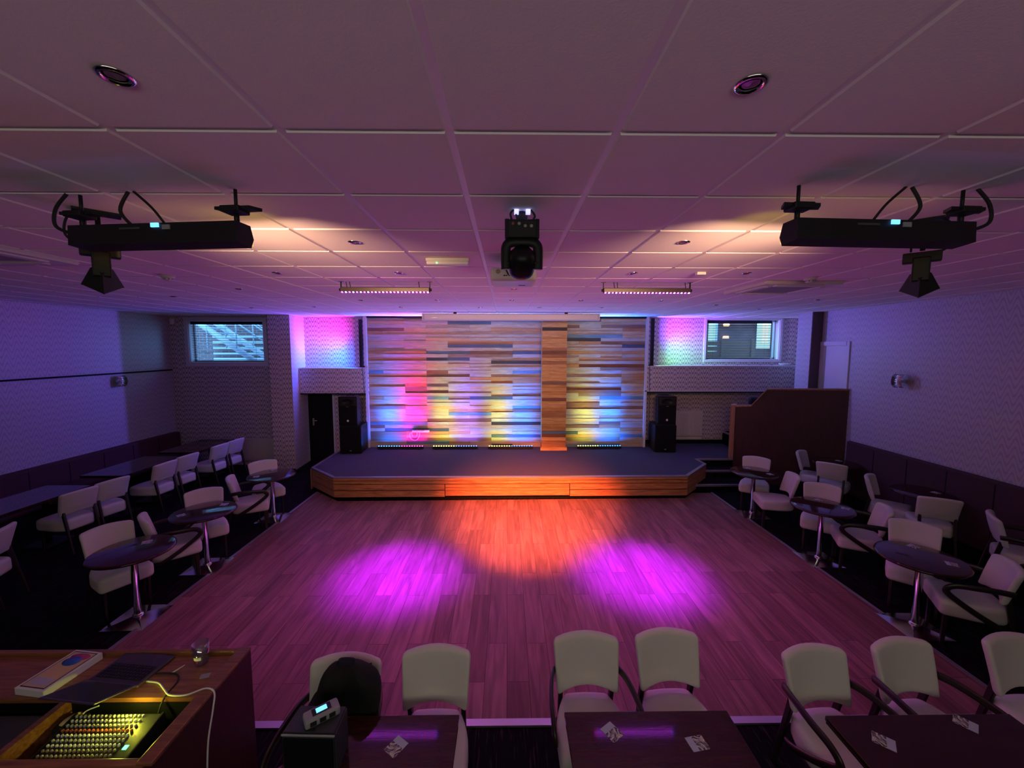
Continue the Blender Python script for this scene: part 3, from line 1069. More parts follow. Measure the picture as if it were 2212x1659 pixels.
# ================================================================== CHAIRS
def leg(x, y0, y1, z0, z1, w=.04):
    q = MB()
    r = bmesh.ops.create_cube(q.bm, size=1)
    for v in r['verts']:
        t = v.co.z + .5
        ww = w * (.7 + .3 * t)
        yy = y0 + (y1 - y0) * t
        v.co = Vector((x + v.co.x * ww * .8, yy + v.co.y * ww * 1.15, z0 + (z1 - z0) * t))
    bmesh.ops.bevel(q.bm, geom=list(q.bm.edges), offset=.005, segments=1, affect='EDGES')
    return q
def make_chair(name, arms):
    t = thing(name, 'x', 'chair')
    q = MB()
    def df(x, y, z):
        k = 1.0
        if y < .05:
            u = min(1, (.05 - y) / .30)
            k = 1 - .36 * u ** 2.2
        crown = .012 * (1 - (x / .23) ** 2) if z > .02 else 0
        return (x * k, y, z + crown)
    q.rbox(0, .0, .395, .47, .50, .165, .045, df, inner=8)
    q.build('seat', 'upholstery', t)
    q = MB()
    def bf(x, y, z):
        u = z / .167                      # -1 bottom, 1 top
        w = 1.0 + .045 * u
        xx = x * w
        c = (x / .23) ** 2
        yy = y + c * .055 - .045 * u
        zz = z + (-.024 * c + .014 if u > .5 else (-.040 * c + .024 if u < -.5 else 0))
        return (xx, yy, zz)
    q.rbox(0, -.26, .708, .445, .062, .335, .028, bf, inner=8)
    q.build('backrest', 'upholstery', t)
    for s_ in (-1, 1):
        leg(s_ * .185, .20, .19, 0, .34).build('leg', 'dark_stained_wood', t)
        leg(s_ * .180, -.33, -.205, 0, .60).build('leg', 'dark_stained_wood', t)
    if arms:
        for s_ in (-1, 1):
            q = MB()
            P_ = [(s_ * .225, -.235, .66), (s_ * .255, -.12, .675), (s_ * .275, .04, .672), (s_ * .278, .16, .662),
                  (s_ * .275, .225, .625), (s_ * .268, .225, .575), (s_ * .262, .15, .51), (s_ * .255, .02, .42), (s_ * .235, -.12, .335), (s_ * .205, -.20, .29)]
            q.tube(curve_pts(P_, 5), .02, 8, flat=(.014, .028))
            q.build('arm', 'dark_stained_wood', t)
    return t
P_CH = make_chair('upholstered_chair', False)
P_AR = make_chair('armchair', True)
first = {0: True, 1: True}
def chair(bxp, byp, tx, ty, lb, arms=0, group=None, rot=None):
    src = P_AR if arms else P_CH
    o = src if first[arms] else copy_tree(src)
    first[arms] = False
    d = Vector((tx - bxp, ty - byp)).normalized() if rot is None else Vector((cos(rot), sin(rot)))
    o.location = (bxp + d.x * .30, byp + d.y * .30, 0)
    o.rotation_euler = (0, 0, atan2(d.y, d.x) - pi / 2)
    o['label'] = lb
    if group:
        o['group'] = group
    return o
FG = 'cream chairs along the near edge of the dance floor'
DN = radians(-90)
chair(-1.055, 2.54, 0, 0, 'cream armchair with a black backpack on it, behind the left near table', 1, FG, rot=DN)
chair(-.475, 2.61, 0, 0, 'cream chair without arms right of the backpack chair', 0, FG, rot=DN)
chair(.56, 2.73, 0, 0, 'cream armchair behind the middle near table, its left one of two', 1, FG, rot=DN)
chair(1.14, 2.755, 0, 0, 'cream armless chair behind the middle near table, its right one of two', 0, FG, rot=DN + .05)
chair(2.075, 2.585, 0, 0, 'cream armchair at the left corner of the right near table', 1, FG, rot=DN + .10)
chair(2.735, 2.645, 0, 0, 'cream armchair behind the right near table, second from that corner', 1, FG, rot=DN + .12)
chair(3.58, 2.68, 0, 0, 'cream chair cut off by the right edge of the photo, nearest row', 0, FG, rot=DN + .05)
LG = 'chairs facing the left bench seat'
LW = radians(180)
chair(-5.72, 4.50, 0, 0, 'cream chair cut off by the left edge of the photo', 0, LG, rot=LW + .35)
chair(-6.13, 5.74, 0, 0, 'nearer of two chairs at the nearest left rectangular table', 0, LG, rot=LW - .2)
chair(-6.11, 6.21, 0, 0, 'farther of two chairs at the nearest left rectangular table', 0, LG, rot=LW - .25)
chair(-6.08, 7.16, 0, 0, 'nearer of two chairs at the middle left rectangular table', 0, LG, rot=LW - .08)
chair(-6.09, 7.68, 0, 0, 'farther of two chairs at the middle left rectangular table', 0, LG, rot=LW - .15)
chair(-6.05, 8.50, 0, 0, 'nearer of two chairs at the far left table by the radiator', 0, LG, rot=LW - .1)
chair(-6.03, 8.98, 0, 0, 'chair directly in front of the left radiator', 0, LG, rot=LW - .1)
LT = [(-3.99, 4.18), (-4.0, 5.21), (-4.0, 6.75)]
RT = [(4.31, 6.83), (4.31, 5.30), (4.28, 3.95)]
WT_ = [(6.22, 7.38), (6.24, 5.82)]
GL = 'chairs round the left round tables'
GR = 'chairs round the right round tables'
chair(-4.63, 4.55, *LT[0], 'cream chair behind the nearest left round table', 0, GL)
chair(-4.44, 4.78, *LT[1], 'cream armchair between the nearest and middle left round tables', 1, GL)
chair(-4.41, 5.76, *LT[1], 'cream chair behind the middle left round table', 0, GL, rot=radians(-50))
chair(-4.41, 6.27, *LT[2], 'cream armchair between the middle and far left round tables', 1, GL, rot=radians(28))
chair(-4.45, 7.23, *LT[2], 'cream chair behind the far left round table by the pillar', 0, GL)
chair(4.72, 7.42, *RT[0], 'cream chair behind the far right round table, before the red partition', 0, GR)
chair(4.70, 6.35, *RT[0], 'cream armless chair on the near side of far right round table', 0, GR, rot=radians(165))
chair(5.85, 7.87, *WT_[0], 'cream chair with its back close to the red partition', 0, GR)
chair(5.78, 6.97, *WT_[0], 'cream chair showing its back at far wall-side round table', 0, GR)
chair(4.78, 5.90, *RT[1], 'cream chair behind the middle right round table', 0, GR)
chair(4.93, 4.98, *RT[1], 'cream armchair on the near side of middle right round table', 1, GR)
chair(5.84, 6.32, *WT_[1], 'cream chair on the far side of near wall-side round table', 0, GR)
chair(5.93, 5.27, *WT_[1], 'cream chair showing its back at near wall-side round table', 0, GR)
chair(4.83, 4.56, *RT[2], 'cream chair behind the nearest right round table', 0, GR)
chair(4.84, 3.62, *RT[2], 'cream armchair on the near side of nearest right round table', 1, GR)
chair(6.02, 4.80, 6.5, 4.4, 'cream armchair cut off by right photo edge, beyond the round tables', 1, GR, rot=radians(-42))

# ================================================================== ROUND TABLES
def make_round():
    t = thing('round_table', 'x', 'table')
    q = MB(); q.lathe([(.0, .742), (.345, .742), (.362, .748), (.368, .760), (.362, .772), (.345, .777), (0, .777)], 48)
    q.build('tabletop', 'table_wood', t)
    q = MB(); q.lathe([(.034, .03), (.034, .70), (.06, .73), (.12, .741)], 24)
    q.build('column', 'chrome', t)
    q = MB()
    s_ = .215
    z = .012
    base = [(-s_, -s_), (s_, -s_), (s_, s_), (-s_, s_)]
    vs = [q.bm.verts.new((x, y, 0)) for x, y in base]
    v2 = [q.bm.verts.new((x, y, z)) for x, y in base]
    top = [q.bm.verts.new((x * .16, y * .16, .045)) for x, y in base]
    fs = [q.bm.faces.new(vs[::-1]), q.bm.faces.new(top)]
    for i in range(4):
        j = (i + 1) % 4
        fs += [q.bm.faces.new((vs[i], vs[j], v2[j], v2[i])), q.bm.faces.new((v2[i], v2[j], top[j], top[i]))]
    q._done(fs)
    q.build('base', 'chrome', t)
    q = MB(); q.lathe([(.05, .04), (.045, .06), (.036, .07)], 24); q.build('collar', 'chrome', t)
    return t
P_RT = make_round()
ft = True
for (x, y), lb in list(zip(LT, ('nearest of the three left round tables, chrome pedestal', 'middle left round table catching a blue light', 'farthest left round table near the papered pillar'))) + \
        list(zip(RT, ('farthest right round table beside the stage steps', 'middle right round table with bluish top', 'nearest right round table on a square chrome foot'))) + \
        list(zip(WT_, ('far round table by the right bench, near the red partition', 'near round table by the right bench seat'))):
    o = P_RT if ft else copy_tree(P_RT)
    ft = False
    o.location = (x, y, 0)
    o.rotation_euler = (0, 0, radians(2 if x < 0 else -2))
    o['label'] = lb
    o['group'] = 'round pedestal tables'

# rectangular tables
def rect_table(x0, x1, y0, y1, lb, group, z=.77):
    t = thing('rectangular_table', lb, 'table', ((x0 + x1) / 2, (y0 + y1) / 2, 0), group=group)
    w, d = (x1 - x0) / 2, (y1 - y0) / 2
    bx('tabletop', 'table_wood', t, -w, w, -d, d, z - .03, z, bev=.004)
    bx('edge_band', 'black_paint', t, -w + .005, w - .005, -d + .005, d - .005, z - .045, z - .03)
    n = [(0, 0)] if max(w, d) < .4 else ([(0, -d * .55), (0, d * .55)] if d > w else [(-w * .55, 0), (w * .55, 0)])
    for (px_, py_) in n:
        q = MB(); q.lathe([(.035, .02), (.035, z - .06), (.10, z - .046)], 20, T=Matrix.Translation((px_, py_, 0)))
        q.build('column', 'black_metal', t)
        bx('base', 'black_metal', t, px_ - .2, px_ + .2, py_ - .2, py_ + .2, 0, .02, bev=.004)
    return t
LGT = 'rectangular tables along the left bench'
rect_table(-7.22, -6.52, 4.75, 5.95 + .3, 'nearest rectangular table along the left bench seat', LGT)
rect_table(-7.20, -6.46, 6.72, 7.95, 'middle rectangular table along the left bench seat', LGT)
rect_table(-7.20, -6.42, 8.25, 9.45, 'farthest rectangular table along the left bench seat', LGT)
NGT = 'dark rectangular tables nearest the camera'
rect_table(-1.16, -.28, 1.45, 2.20, 'left near table carrying the small black speaker box', NGT)
rect_table(.34, 1.31, 1.52, 2.21, 'middle near table reflecting purple light, two cards on it', NGT)
rect_table(1.87, 2.97, 1.52, 2.17, 'right near table beside the right photo edge, two cards on it', NGT)

# cards and beer mats
def card(x, y, z, a, lb, grp, w=.085, h=.085):
    q = MB(); q.box(-w / 2, w / 2, -h / 2, h / 2, 0, .0016)
    o = q.build('printed_card' if z < .775 else 'beer_mat', 'printed_card', loc=(x, y, z))
    o.rotation_euler = (0, 0, a)
    tag(o, lb, 'card', grp)
NC = 'photo cards on the near tables'
card(-.60, 2.01, .7702, radians(-35), 'photo card on the left near table', NC, .082, .10)
card(.59, 2.08, .7702, radians(35), 'photo card lying in the purple reflection, middle near table', NC, .082, .10)
card(1.04, 2.01, .7702, radians(100), 'photo card at the right of the middle near table', NC, .082, .10)
card(2.07, 2.01, .7702, radians(-130), 'photo card on the right near table, nearer the camera', NC, .082, .10)
card(2.64, 2.11, .7702, radians(-140), 'photo card on the right near table, farther to the right', NC, .082, .10)
MC = 'small cards on the round tables'
for (x, y, a, lb) in ((-4.12, 7.0, 0, 'small card toward back of farthest left round table'), (-4.18, 6.62, .5, 'small card on left of farthest left round table'),
                      (-3.88, 5.42, .3, 'small card on far side of middle left round table'), (-4.18, 5.06, .9, 'small card on near side of middle left round table'),
                      (-3.98, 4.34, .6, 'small card on nearest left round table'),
                      (4.32, 7.03, .1, 'small card at back of farthest right round table'), (4.50, 6.68, .2, 'small card at right edge of farthest right round table'),
                      (4.42, 5.50, .3, 'small card at back of middle right round table'), (4.55, 5.20, .8, 'small card at right edge of middle right round table'),
                      (4.42, 4.16, .4, 'small card at back of nearest right round table'), (4.44, 3.80, 1, 'small card at right edge of nearest right round table'),
                      (6.36, 7.50, .3, 'small card on the far wall-side round table'), (6.40, 5.78, .2, 'small card on the near wall-side round table')):
    card(x, y, .7775, a, lb, MC, .09, .09)

# ================================================================== SPEAKER BOX, RADIO UNIT, BACKPACK
t = thing('speaker_box', 'small black speaker box standing on the left near table', 'speaker', (-.99, 1.945, .7705), radians(-2))
q = MB(); q.prism([(-.137, -.08), (.137, -.08), (.128, .085), (-.128, .085)], 0.0, .23)
bmesh.ops.bevel(q.bm, geom=list(q.bm.edges), offset=.008, segments=2, affect='EDGES')
q.build('cabinet', mat('textured_black', (.03, .034, .038), .5, bump=.6, bscale=260), t)
bx('grille', 'black_grille', t, -.125, .125, -.090, -.079, .012, .205, bev=.004)
bx('front_lip', 'grey_plastic', t, -.136, .136, -.087, -.079, .218, .228, bev=.003)
bx('label_slot', 'rubber', t, -.02, .025, -.065, -.050, .2295, .2315)

t = thing('wireless_receiver', 'grey handheld unit with lit blue screen on the black speaker box', 'electronic device', (-.965, 1.955, 1.001), radians(36))
bx('body', 'grey_plastic', t, -.085, .085, -.040, .040, 0, .045, bev=.012)
bx('display_bezel', 'rubber', t, -.045, .045, -.020, .026, .044, .047)
bx('display', 'screen_blue', t, -.026, .026, -.012, .018, .0465, .0485)
for i in range(3):
    bx('vent', 'rubber', t, -.062 + i * .045, -.032 + i * .045, -.0415, -.038, .010, .034)
# backpack
t = thing('backpack', 'black fabric backpack slumped on the leftmost near armchair', 'bag', (-.985, 2.30, .49))
def bp_(x, y, z):
    k = 1 - .30 * max(0, z / .25) ** 2
    return (x * k + .03 * sin(z * 9), y * (1 - .2 * (z / .25)) + .02 * sin(x * 20 + z * 11), z + .012 * sin(x * 25))
q = MB(); q.rbox(0, .02, .255, .40, .20, .50, .09, bp_, inner=9); q.build('body', mat('black_fabric', (.006, .006, .006), .9, bump=.6, bscale=40), t)
q = MB(); q.rbox(-.165, .0, .17, .13, .17, .28, .05, lambda x, y, z: (x + .015 * sin(z * 20), y, z)); q.build('side_pocket', 'black_fabric', t)
q = MB(); q.rbox(-.02, -.115, .13, .26, .09, .22, .04, lambda x, y, z: (x, y + .01 * sin(x * 30), z)); q.build('front_pocket', 'black_fabric', t)
q = MB(); q.tube(curve_pts([(-.05, .03, .49), (-.04, .03, .525), (.04, .03, .525), (.05, .03, .49)]), .010, 8, flat=(.014, .005)); q.build('handle', 'black_fabric', t)
for s_ in (-1, 1):
    q = MB(); q.tube(curve_pts([(s_ * .10, .12, .42), (s_ * .17, .02, .30), (s_ * .20, -.10, .14), (s_ * .17, -.14, .03)]), .012, 8, flat=(.020, .005)); q.build('strap', 'black_fabric', t)
q = MB(); q.tube([(.05, -.168, .02), (.05, -.172, -.0)], .004, 6); q.build('zip_pull', 'brushed_steel', t)

# ================================================================== DJ DESK
DX1, DX0 = -1.63, -3.6
DY0, DY1 = 1.72, 2.43
DZ = 1.0
dk = thing('dj_desk', 'wooden sound desk in the near left corner with recessed equipment wells', 'desk', (-2.6, 2.08, 0))
def G5(fn, name, mats, label=None): return G(fn, name, mats, dk, (-2.6, 2.08, 0), label)
G5(lambda b: b.box(DX0, DX1 - .045, 2.09, DY1 - .03, DZ - .03, DZ - .004), 'worktop', 'desk_wood')
G5(lambda b: b.box(DX0, DX1 - .04, DY1 - .03, DY1, DZ - .06, DZ + .018, bev=.004), 'rear_lip', 'desk_wood')
G5(lambda b: b.box(DX1 - .045, DX1, DY0, DY1, 0, DZ + .004, bev=.004), 'side_panel', 'red_laminate')
G5(lambda b: b.box(DX1 - .075, DX1 - .0, DY0 - .01, DY1 + .005, DZ + .004, DZ + .022, bev=.004), 'side_capping', 'desk_wood')
G5(lambda b: b.box(DX0, DX1 - .045, DY0 - .01, DY0 + .03, DZ - .12, DZ + .006, bev=.004), 'front_rail', 'desk_wood')
G5(lambda b: b.box(DX0, DX1 - .045, DY0 + .0, DY0 + .02, 0, DZ - .12), 'front_panel', 'red_laminate')
G5(lambda b: b.box(DX0, DX1 - .045, DY1 - .03, DY1 - .01, 0, DZ - .06), 'rear_panel', 'red_laminate')
G5(lambda b: b.box(-2.43, -2.395, DY0 + .03, 2.09, DZ - .16, DZ - .002), 'divider', 'desk_wood')
G5(lambda b: b.box(DX0, DX1 - .045, DY0 + .02, 2.09, DZ - .18, DZ - .16), 'well_floor', 'black_paint')
G5(lambda b: b.box(DX0, DX1 - .045, 2.085, 2.095, DZ - .16, DZ - .03), 'well_back', 'black_paint')
# mixer
MXW, MXD = .22, .135
mt_ = thing('mixing_console', 'black audio mixer full of knobs lit yellow in the desk well', 'audio mixer', (-2.085, 1.91, DZ - .158))
RM = RX(radians(9))
q = MB(); q.box(-MXW - .01, MXW + .01, -MXD - .01, MXD + .01, .02, .09, bev=.008, T=RM); q.build('body', 'black_metal', mt_)
q = MB(); q.box(-MXW, MXW, -MXD, MXD, .09, .093, T=RM); q.build('control_surface', mat('mixer_face', (.035, .036, .035), .4), mt_)
KC = [mat('knob_grey', (.45, .45, .40), .4), mat('knob_white', (.75, .75, .7), .4), mat('knob_red', (.5, .12, .06), .4)]
rowsn = 9
for r_ in range(rowsn):
    q = MB()
    for c_ in range(17):
        x = -MXW + .012 + c_ * (2 * MXW - .09) / 16
        y = MXD - .012 - r_ * .0235
        q.lathe([(.0064, 0), (.0058, .011), (.004, .013), (0, .013)], 8, T=RM @ Matrix.Translation((x, y, .093)))
    o = q.build('knob_row', [KC[(0, 1, 0, 2, 1, 0, 1, 0, 0)[r_]]], mt_)
q = MB()
for c_ in range(17):
    x = -MXW + .012 + c_ * (2 * MXW - .09) / 16
    q.box(x - .0045, x + .0045, -MXD + .018, -MXD + .034, .093, .102, T=RM, bev=.001)
q.build('fader_caps', [KC[1]], mt_)
q = MB()
for c_ in range(17):
    x = -MXW + .012 + c_ * (2 * MXW - .09) / 16
    q.box(x - .001, x + .001, -MXD + .006, -MXD + .055, .093, .0936, T=RM)
q.build('fader_slots', 'rubber', mt_)
q = MB(); q.box(MXW - .05, MXW - .03, -.035, -.015, .093, .096, T=RM); q.build('digit_display', 'led_green', mt_)
q = MB()
for x in (.02, .04):
    q.lathe([(.003, 0), (.002, .003), (0, .003)], 8, T=RM @ Matrix.Translation((x, -MXD + .01, .093)))
q.lathe([(.003, 0), (.002, .003), (0, .003)], 8, T=RM @ Matrix.Translation((MXW - .04, .03, .093)))
q.build('indicator', 'led_red', mt_)
for s_ in (-1, 1):
    q = MB(); q.box(s_ * (MXW + .011) - .006, s_ * (MXW + .011) + .006, -MXD - .01, MXD + .01, .015, .10, T=RM, bev=.003); q.build('side_cheek', 'rubber', mt_)
# grey panels + gooseneck-ish leads beside the mixer
q = MB(); q.box(-.014, .014, -.10, .10, 0, .03, bev=.008)
o = q.build('power_strip', mat('cream_plastic', (.62, .52, .26), .5), loc=(-1.76, 1.90, DZ - .16)); o.rotation_euler = (0, 0, radians(-6))
tag(o, 'cream strip lying in the well right of the mixer', 'power strip')
q = MB(); q.tube(curve_pts([(-1.74, 2.02, DZ - .13), (-1.78, 1.96, DZ - .10), (-1.81, 1.88, DZ - .13), (-1.80, 1.80, DZ - .14)]), .004)
tag(q.build('cable', 'rubber'), 'thin black lead in the well right of the mixer', 'cable')
q = MB(); q.lathe([(0, 0), (.028, .003), (.034, .014), (.024, .022), (0, .024)], 20, T=Matrix.Diagonal((.7, 1.35, 1, 1)))
o = q.build('cream_pod', 'cream_plastic', loc=(-2.33, 2.02, DZ - .07)); o.rotation_euler = (0, 0, radians(-25))
o.name = 'headphone_cup'
tag(o, 'pale oval earpiece at the left end of the mixer', 'headphones')
q = MB(); q.box(-2.38, -2.28, 1.97, 2.07, DZ - .16, DZ - .071); tag(q.build('equipment_block', 'rubber'), 'black block under the pale earpiece beside the mixer', 'equipment')
q = MB(); q.tube(curve_pts([(-2.34, 1.99, DZ - .066), (-2.30, 1.95, DZ - .066), (-2.26, 1.99, DZ - .06), (-2.29, 2.05, DZ - .05), (-2.24, 2.08, DZ - .04)]), .0035)
tag(q.build('white_lead', 'white_plastic'), 'thin pale lead curling from the earpiece by the mixer', 'cable')
# laptop
LA = radians(-14)
lp = thing('laptop', 'open dark laptop on the desk, its lid toward the camera', 'laptop', (-2.24, 2.285, DZ - .003), radians(-7))
bx('base', mat('laptop_shell', (.05, .035, .055), .35), lp, -.165, .165, -.115, .115, 0, .016, bev=.005)
q = MB(); q.box(-.145, .145, -.085, .02, .016, .0175); q.build('keyboard_bed', 'rubber', lp)
q = MB()
for r_ in range(5):
    for c_ in range(14):
        q.box(-.142 + c_ * .0203, -.142 + c_ * .0203 + .0165, -.083 + r_ * .0205, -.083 + r_ * .0205 + .0165, .0175, .0195)
q.build('keys', mat('key_black', (.015, .015, .018), .25), lp)
bx('trackpad', 'laptop_shell', lp, -.05, .05, .035, .10, .016, .0168)
q = MB(); q.box(-.165, .165, -.225, 0, -.004, .004, bev=.003, T=RX(radians(-21), (0, -.118, .020))); q.build('lid', 'laptop_shell', lp)
q = MB(); q.box(-.155, .155, -.212, -.012, .004, .0048, T=RX(radians(-21), (0, -.118, .020))); q.build('screen', mat('screen_dark', (.03, .035, .03), .1), lp)
# tablet box
tb = thing('tablet_box', 'white tablet box printed with pink and blue discs, on the desk', 'box', (-2.62, 2.245, DZ - .003), radians(-8))
bx('carton', 'white_plastic', tb, -.095, .095, -.145, .145, 0, .042, bev=.003)
bx('printed_border', 'rubber', tb, -.080, .080, -.132, .132, .042, .0426)
bx('printed_screen', mat('print_sand', (.62, .42, .20), .4), tb, -.074, .074, -.126, .126, .0426, .0432)
def disc(nm, m_, x, y, rx, ry, z):
    q = MB(); q.lathe([(0, 0), (1, 0), (1, .0006), (0, .0006)], 28, T=Matrix.Translation((x, y, z)) @ Matrix.Diagonal((rx, ry, 1, 1))); q.build(nm, m_, tb)
disc('printed_disc', mat('print_pink', (.45, .03, .12), .4), .006, .095, .062, .026, .0432)
disc('printed_disc', mat('print_blue', (.02, .10, .42), .4), -.005, .058, .052, .036, .0438)
bx('printed_caption', mat('print_lilac', (.45, .42, .50), .4), tb, -.06, .06, -.115, -.065, .0432, .0437)
# glass, plectrum card, stylus
gl = thing('tumbler', 'printed drinking glass at the far right of the desk', 'glass', (-1.87, 2.335, DZ - .003))
q = MB(); q.lathe([(0, 0), (.032, 0), (.036, .01), (.045, .13), (.043, .13), (.033, .014), (0, .014)], 28); q.build('glass_body', 'clear_glass', gl)
q = MB()
for k in range(-4, 5):
    a0, a1 = radians(-90 + k * 7), radians(-90 + k * 7 + 7)
    r0, r1 = .0392, .0412
    q.poly([(r0 * cos(a0), r0 * sin(a0), .042), (r0 * cos(a1), r0 * sin(a1), .042), (r1 * cos(a1), r1 * sin(a1), .062), (r1 * cos(a0), r1 * sin(a0), .062)])
q.build('white_print', 'white_plastic', gl)
q = MB()
for k in range(-1, 2):
    a0, a1 = radians(-90 + k * 6), radians(-90 + k * 6 + 6)
    r0, r1 = .0382, .0390
    q.poly([(r0 * cos(a0), r0 * sin(a0), .026), (r0 * cos(a1), r0 * sin(a1), .026), (r1 * cos(a1), r1 * sin(a1), .038), (r1 * cos(a0), r1 * sin(a0), .038)])
q.build('red_print', 'print_pink', gl)
q = MB(); q.tube([(-1.985, 2.255, DZ), (-1.955, 2.315, DZ)], .004)
tag(q.build('white_pen', 'white_plastic'), 'short white pen between laptop and glass', 'pen')
q = MB(); q.box(-.025, .025, -.018, .018, 0, .002); o = q.build('small_card', 'grey_plastic', loc=(-1.775, 2.235, DZ - .0035)); o.rotation_euler = (0, 0, .3)
tag(o, 'small grey card on the desk right of the glass', 'card')
q = MB(); q.tube(curve_pts([(-2.07, 2.245, DZ + .006), (-2.0, 2.25, DZ + .003), (-1.94, 2.24, DZ + .002), (-1.90, 2.19, DZ + .002), (-1.89, 2.11, DZ + .002), (-1.895, 2.07, DZ - .03), (-1.90, 2.04, DZ - .10)]), .0045)
tag(q.build('black_lead', 'rubber'), 'black lead from the laptop down to the mixer', 'cable')
q = MB(); q.tube(curve_pts([(-2.075, 2.19, DZ + .006), (-2.0, 2.18, DZ + .003), (-1.93, 2.135, DZ + .004), (-1.86, 2.09, DZ + .01), (-1.76, 2.08, DZ + .02), (-1.68, 2.11, DZ + .03), (-1.625, 2.10, DZ + .016), (-1.607, 2.06, DZ - .05),
                            (-1.60, 2.0, DZ - .2), (-1.58, 1.95, DZ - .45), (-1.54, 1.9, DZ - .7), (-1.50, 1.85, DZ - .9)], 8), .0045)
tag(q.build('white_lead', 'white_plastic'), 'long white lead trailing from the laptop over the desk side', 'cable')
# plain dark box set in the left well
bx_ = MB(); bx_.box(-3.4, -2.5, 1.80, 2.05, DZ - .158, DZ - .06, bev=.01)
tag(bx_.build('enclosure', 'textured_black'), 'dark amplifier in the left well of the desk', 'enclosure')

# ================================================================== CEILING FIXTURES
def hook_clamp(b, x, y, z0):
    pass
def front_batten(s_, lb):
    """black LED batten near the camera"""
    yc = 2.10 if s_ < 0 else 1.99
    t = thing('led_batten', lb, 'stage light', (s_ * (1.74 if s_ < 0 else 1.80), yc, 3.475), radians(-6) if s_ < 0 else radians(3), 'black LED battens over the near dance floor')
    q = MB()
    pr = [(-.05, -.045), (.05, -.055), (.070, -.01), (.05, .052), (-.045, .052)]   # (y,z)
    a = [(-.45, y, z) for y, z in pr]; c = [(.45, y, z) for y, z in pr]
    va = [q.bm.verts.new(p) for p in a]; vc = [q.bm.verts.new(p) for p in c]
    fs = [q.bm.faces.new(va), q.bm.faces.new(vc[::-1])]
    for i in range(5):
        fs.append(q.bm.faces.new((va[i], vc[i], vc[(i + 1) % 5], va[(i + 1) % 5])))
    q._done(fs)
    q.build('housing', 'black_metal', t)
    bx('display', 'screen_blue', t, -s_ * .0 + .01, .05, -.0535, -.047, .030, .050, label='small lit blue display')
    bx('menu_button', 'grey_plastic', t, .07, .11, -.0530, -.047, .018, .040)
    bx('nameplate', mat('faint_print', (.06, .06, .07), .5), t, -.16, -.05, -.0528, -.047, .022, .032)
    for e in (-1, 1):
        q = MB()
        q.tube([(e * .42, 0, .05), (e * .42, 0, .105)], .012, 8)
        q.box(e * .42 - .05, e * .42 + .05, -.05, .03, .095, .125, bev=.006, T=RY(e * radians(-14), (0, 0, 0)) if 0 else None)
        q.prism([(e * .42 - .09, -.03), (e * .42 + .09, -.03), (e * .42 + .12, .02), (e * .42 - .06, .03)], .11, .125)
        q.tube([(e * .42, .0, .12), (e * .42, .0, CT - 3.475)], .008, 8)
        q.build('bracket', 'black_metal', t)
    q = MB(); q.tube(curve_pts([(-.12 * s_ * -1, -.02, .045), (-.17 * s_ * -1, -.03, .12), (-.13 * s_ * -1, -.02, CT - 3.475)]), .008); q.build('cable', 'rubber', t)
    q = MB(); q.tube(curve_pts([(.05 * s_ * -1, -.02, .06), (.0, -.03, .13), (-.10 * s_ * -1, -.02, CT - 3.475)]), .006); q.build('cable', 'rubber', t)
    q = MB(); q.tube(curve_pts([(.47 * s_, .0, .02), (.56 * s_, -.01, .06), (.54 * s_, -.02, .14), (.47 * s_, -.02, CT - 3.475)]), .008); q.build('cable', 'rubber', t)
    q = MB(); q.box(-.44, .44, .0525, .0765, -.04, .02); q.build('lens_strip', mat('lens_yellow', (.8, .6, .2), .3, emit=(1, .6, .1), es=1.2), t)
    return t
front_batten(-1, 'black batten light on the left with a small blue display')
front_batten(1, 'black batten light on the right with a small blue display')
def barndoor(s_, x, y, lb):
    t = thing('barn_door_spotlight', lb, 'spotlight', (x, y, CT), -s_ * radians(45), 'spotlights hanging beside the black battens')
    bx('ceiling_plate', 'black_metal', t, -.10, .10, -.05, .05, -.012, 0)
    q = MB(); q.tube([(0, 0, -.012), (0, 0, -.18)], .012, 8); q.tube([(-.05, 0, -.012), (-.05, .01, -.18)], .006, 6); q.build('stem', 'black_metal', t)
    bx('gear_box', 'black_metal', t, -.085, .085, -.03, .03, -.25, -.19, bev=.006)
    q = MB()
    q.box(-.040, .040, -.040, .040, -.365, -.22, bev=.008); q.build('lamp_body', 'satin_black', t)
    q = MB()
    v0 = [(-.052, -.05), (.052, -.05), (.052, .05), (-.052, .05)]
    TT = Matrix.Translation((0, .01, -.345)) @ Matrix.Scale(1.18, 4) @ Matrix.Rotation(radians(38), 4, 'X') @ Matrix.Rotation(radians(45), 4, 'Z')
    # four flared leaves
    for k in range(4):
        R_ = TT @ Matrix.Rotation(k * pi / 2, 4, 'Z')
        P_ = [(-.028, .028, .03), (.028, .028, .03), (.054, .054, -.065), (-.054, .054, -.065)]
        P2 = [(x_, y_ - .004, z_ - .003) for x_, y_, z_ in P_]
        va = [q.bm.verts.new(R_ @ Vector(p)) for p in P_]; vb = [q.bm.verts.new(R_ @ Vector(p)) for p in P2]
        fs = [q.bm.faces.new(va), q.bm.faces.new(vb[::-1])]
        for i in range(4):
            fs.append(q.bm.faces.new((va[i], vb[i], vb[(i + 1) % 4], va[(i + 1) % 4])))
        q._done(fs)
    q.build('barn_doors', 'black_metal', t)
    q = MB(); q.tube(curve_pts([(s_ * .07, 0, -.20), (s_ * .13, 0, -.15), (s_ * .12, -.01, -.06), (s_ * .07, 0, -.005)]), .006); q.build('cable', 'rubber', t)
    return t
barndoor(-1, -2.33, 2.40, 'black barn-door spotlight hanging at the upper left')
barndoor(1, 2.50, 2.46, 'black barn-door spotlight hanging at the upper right')
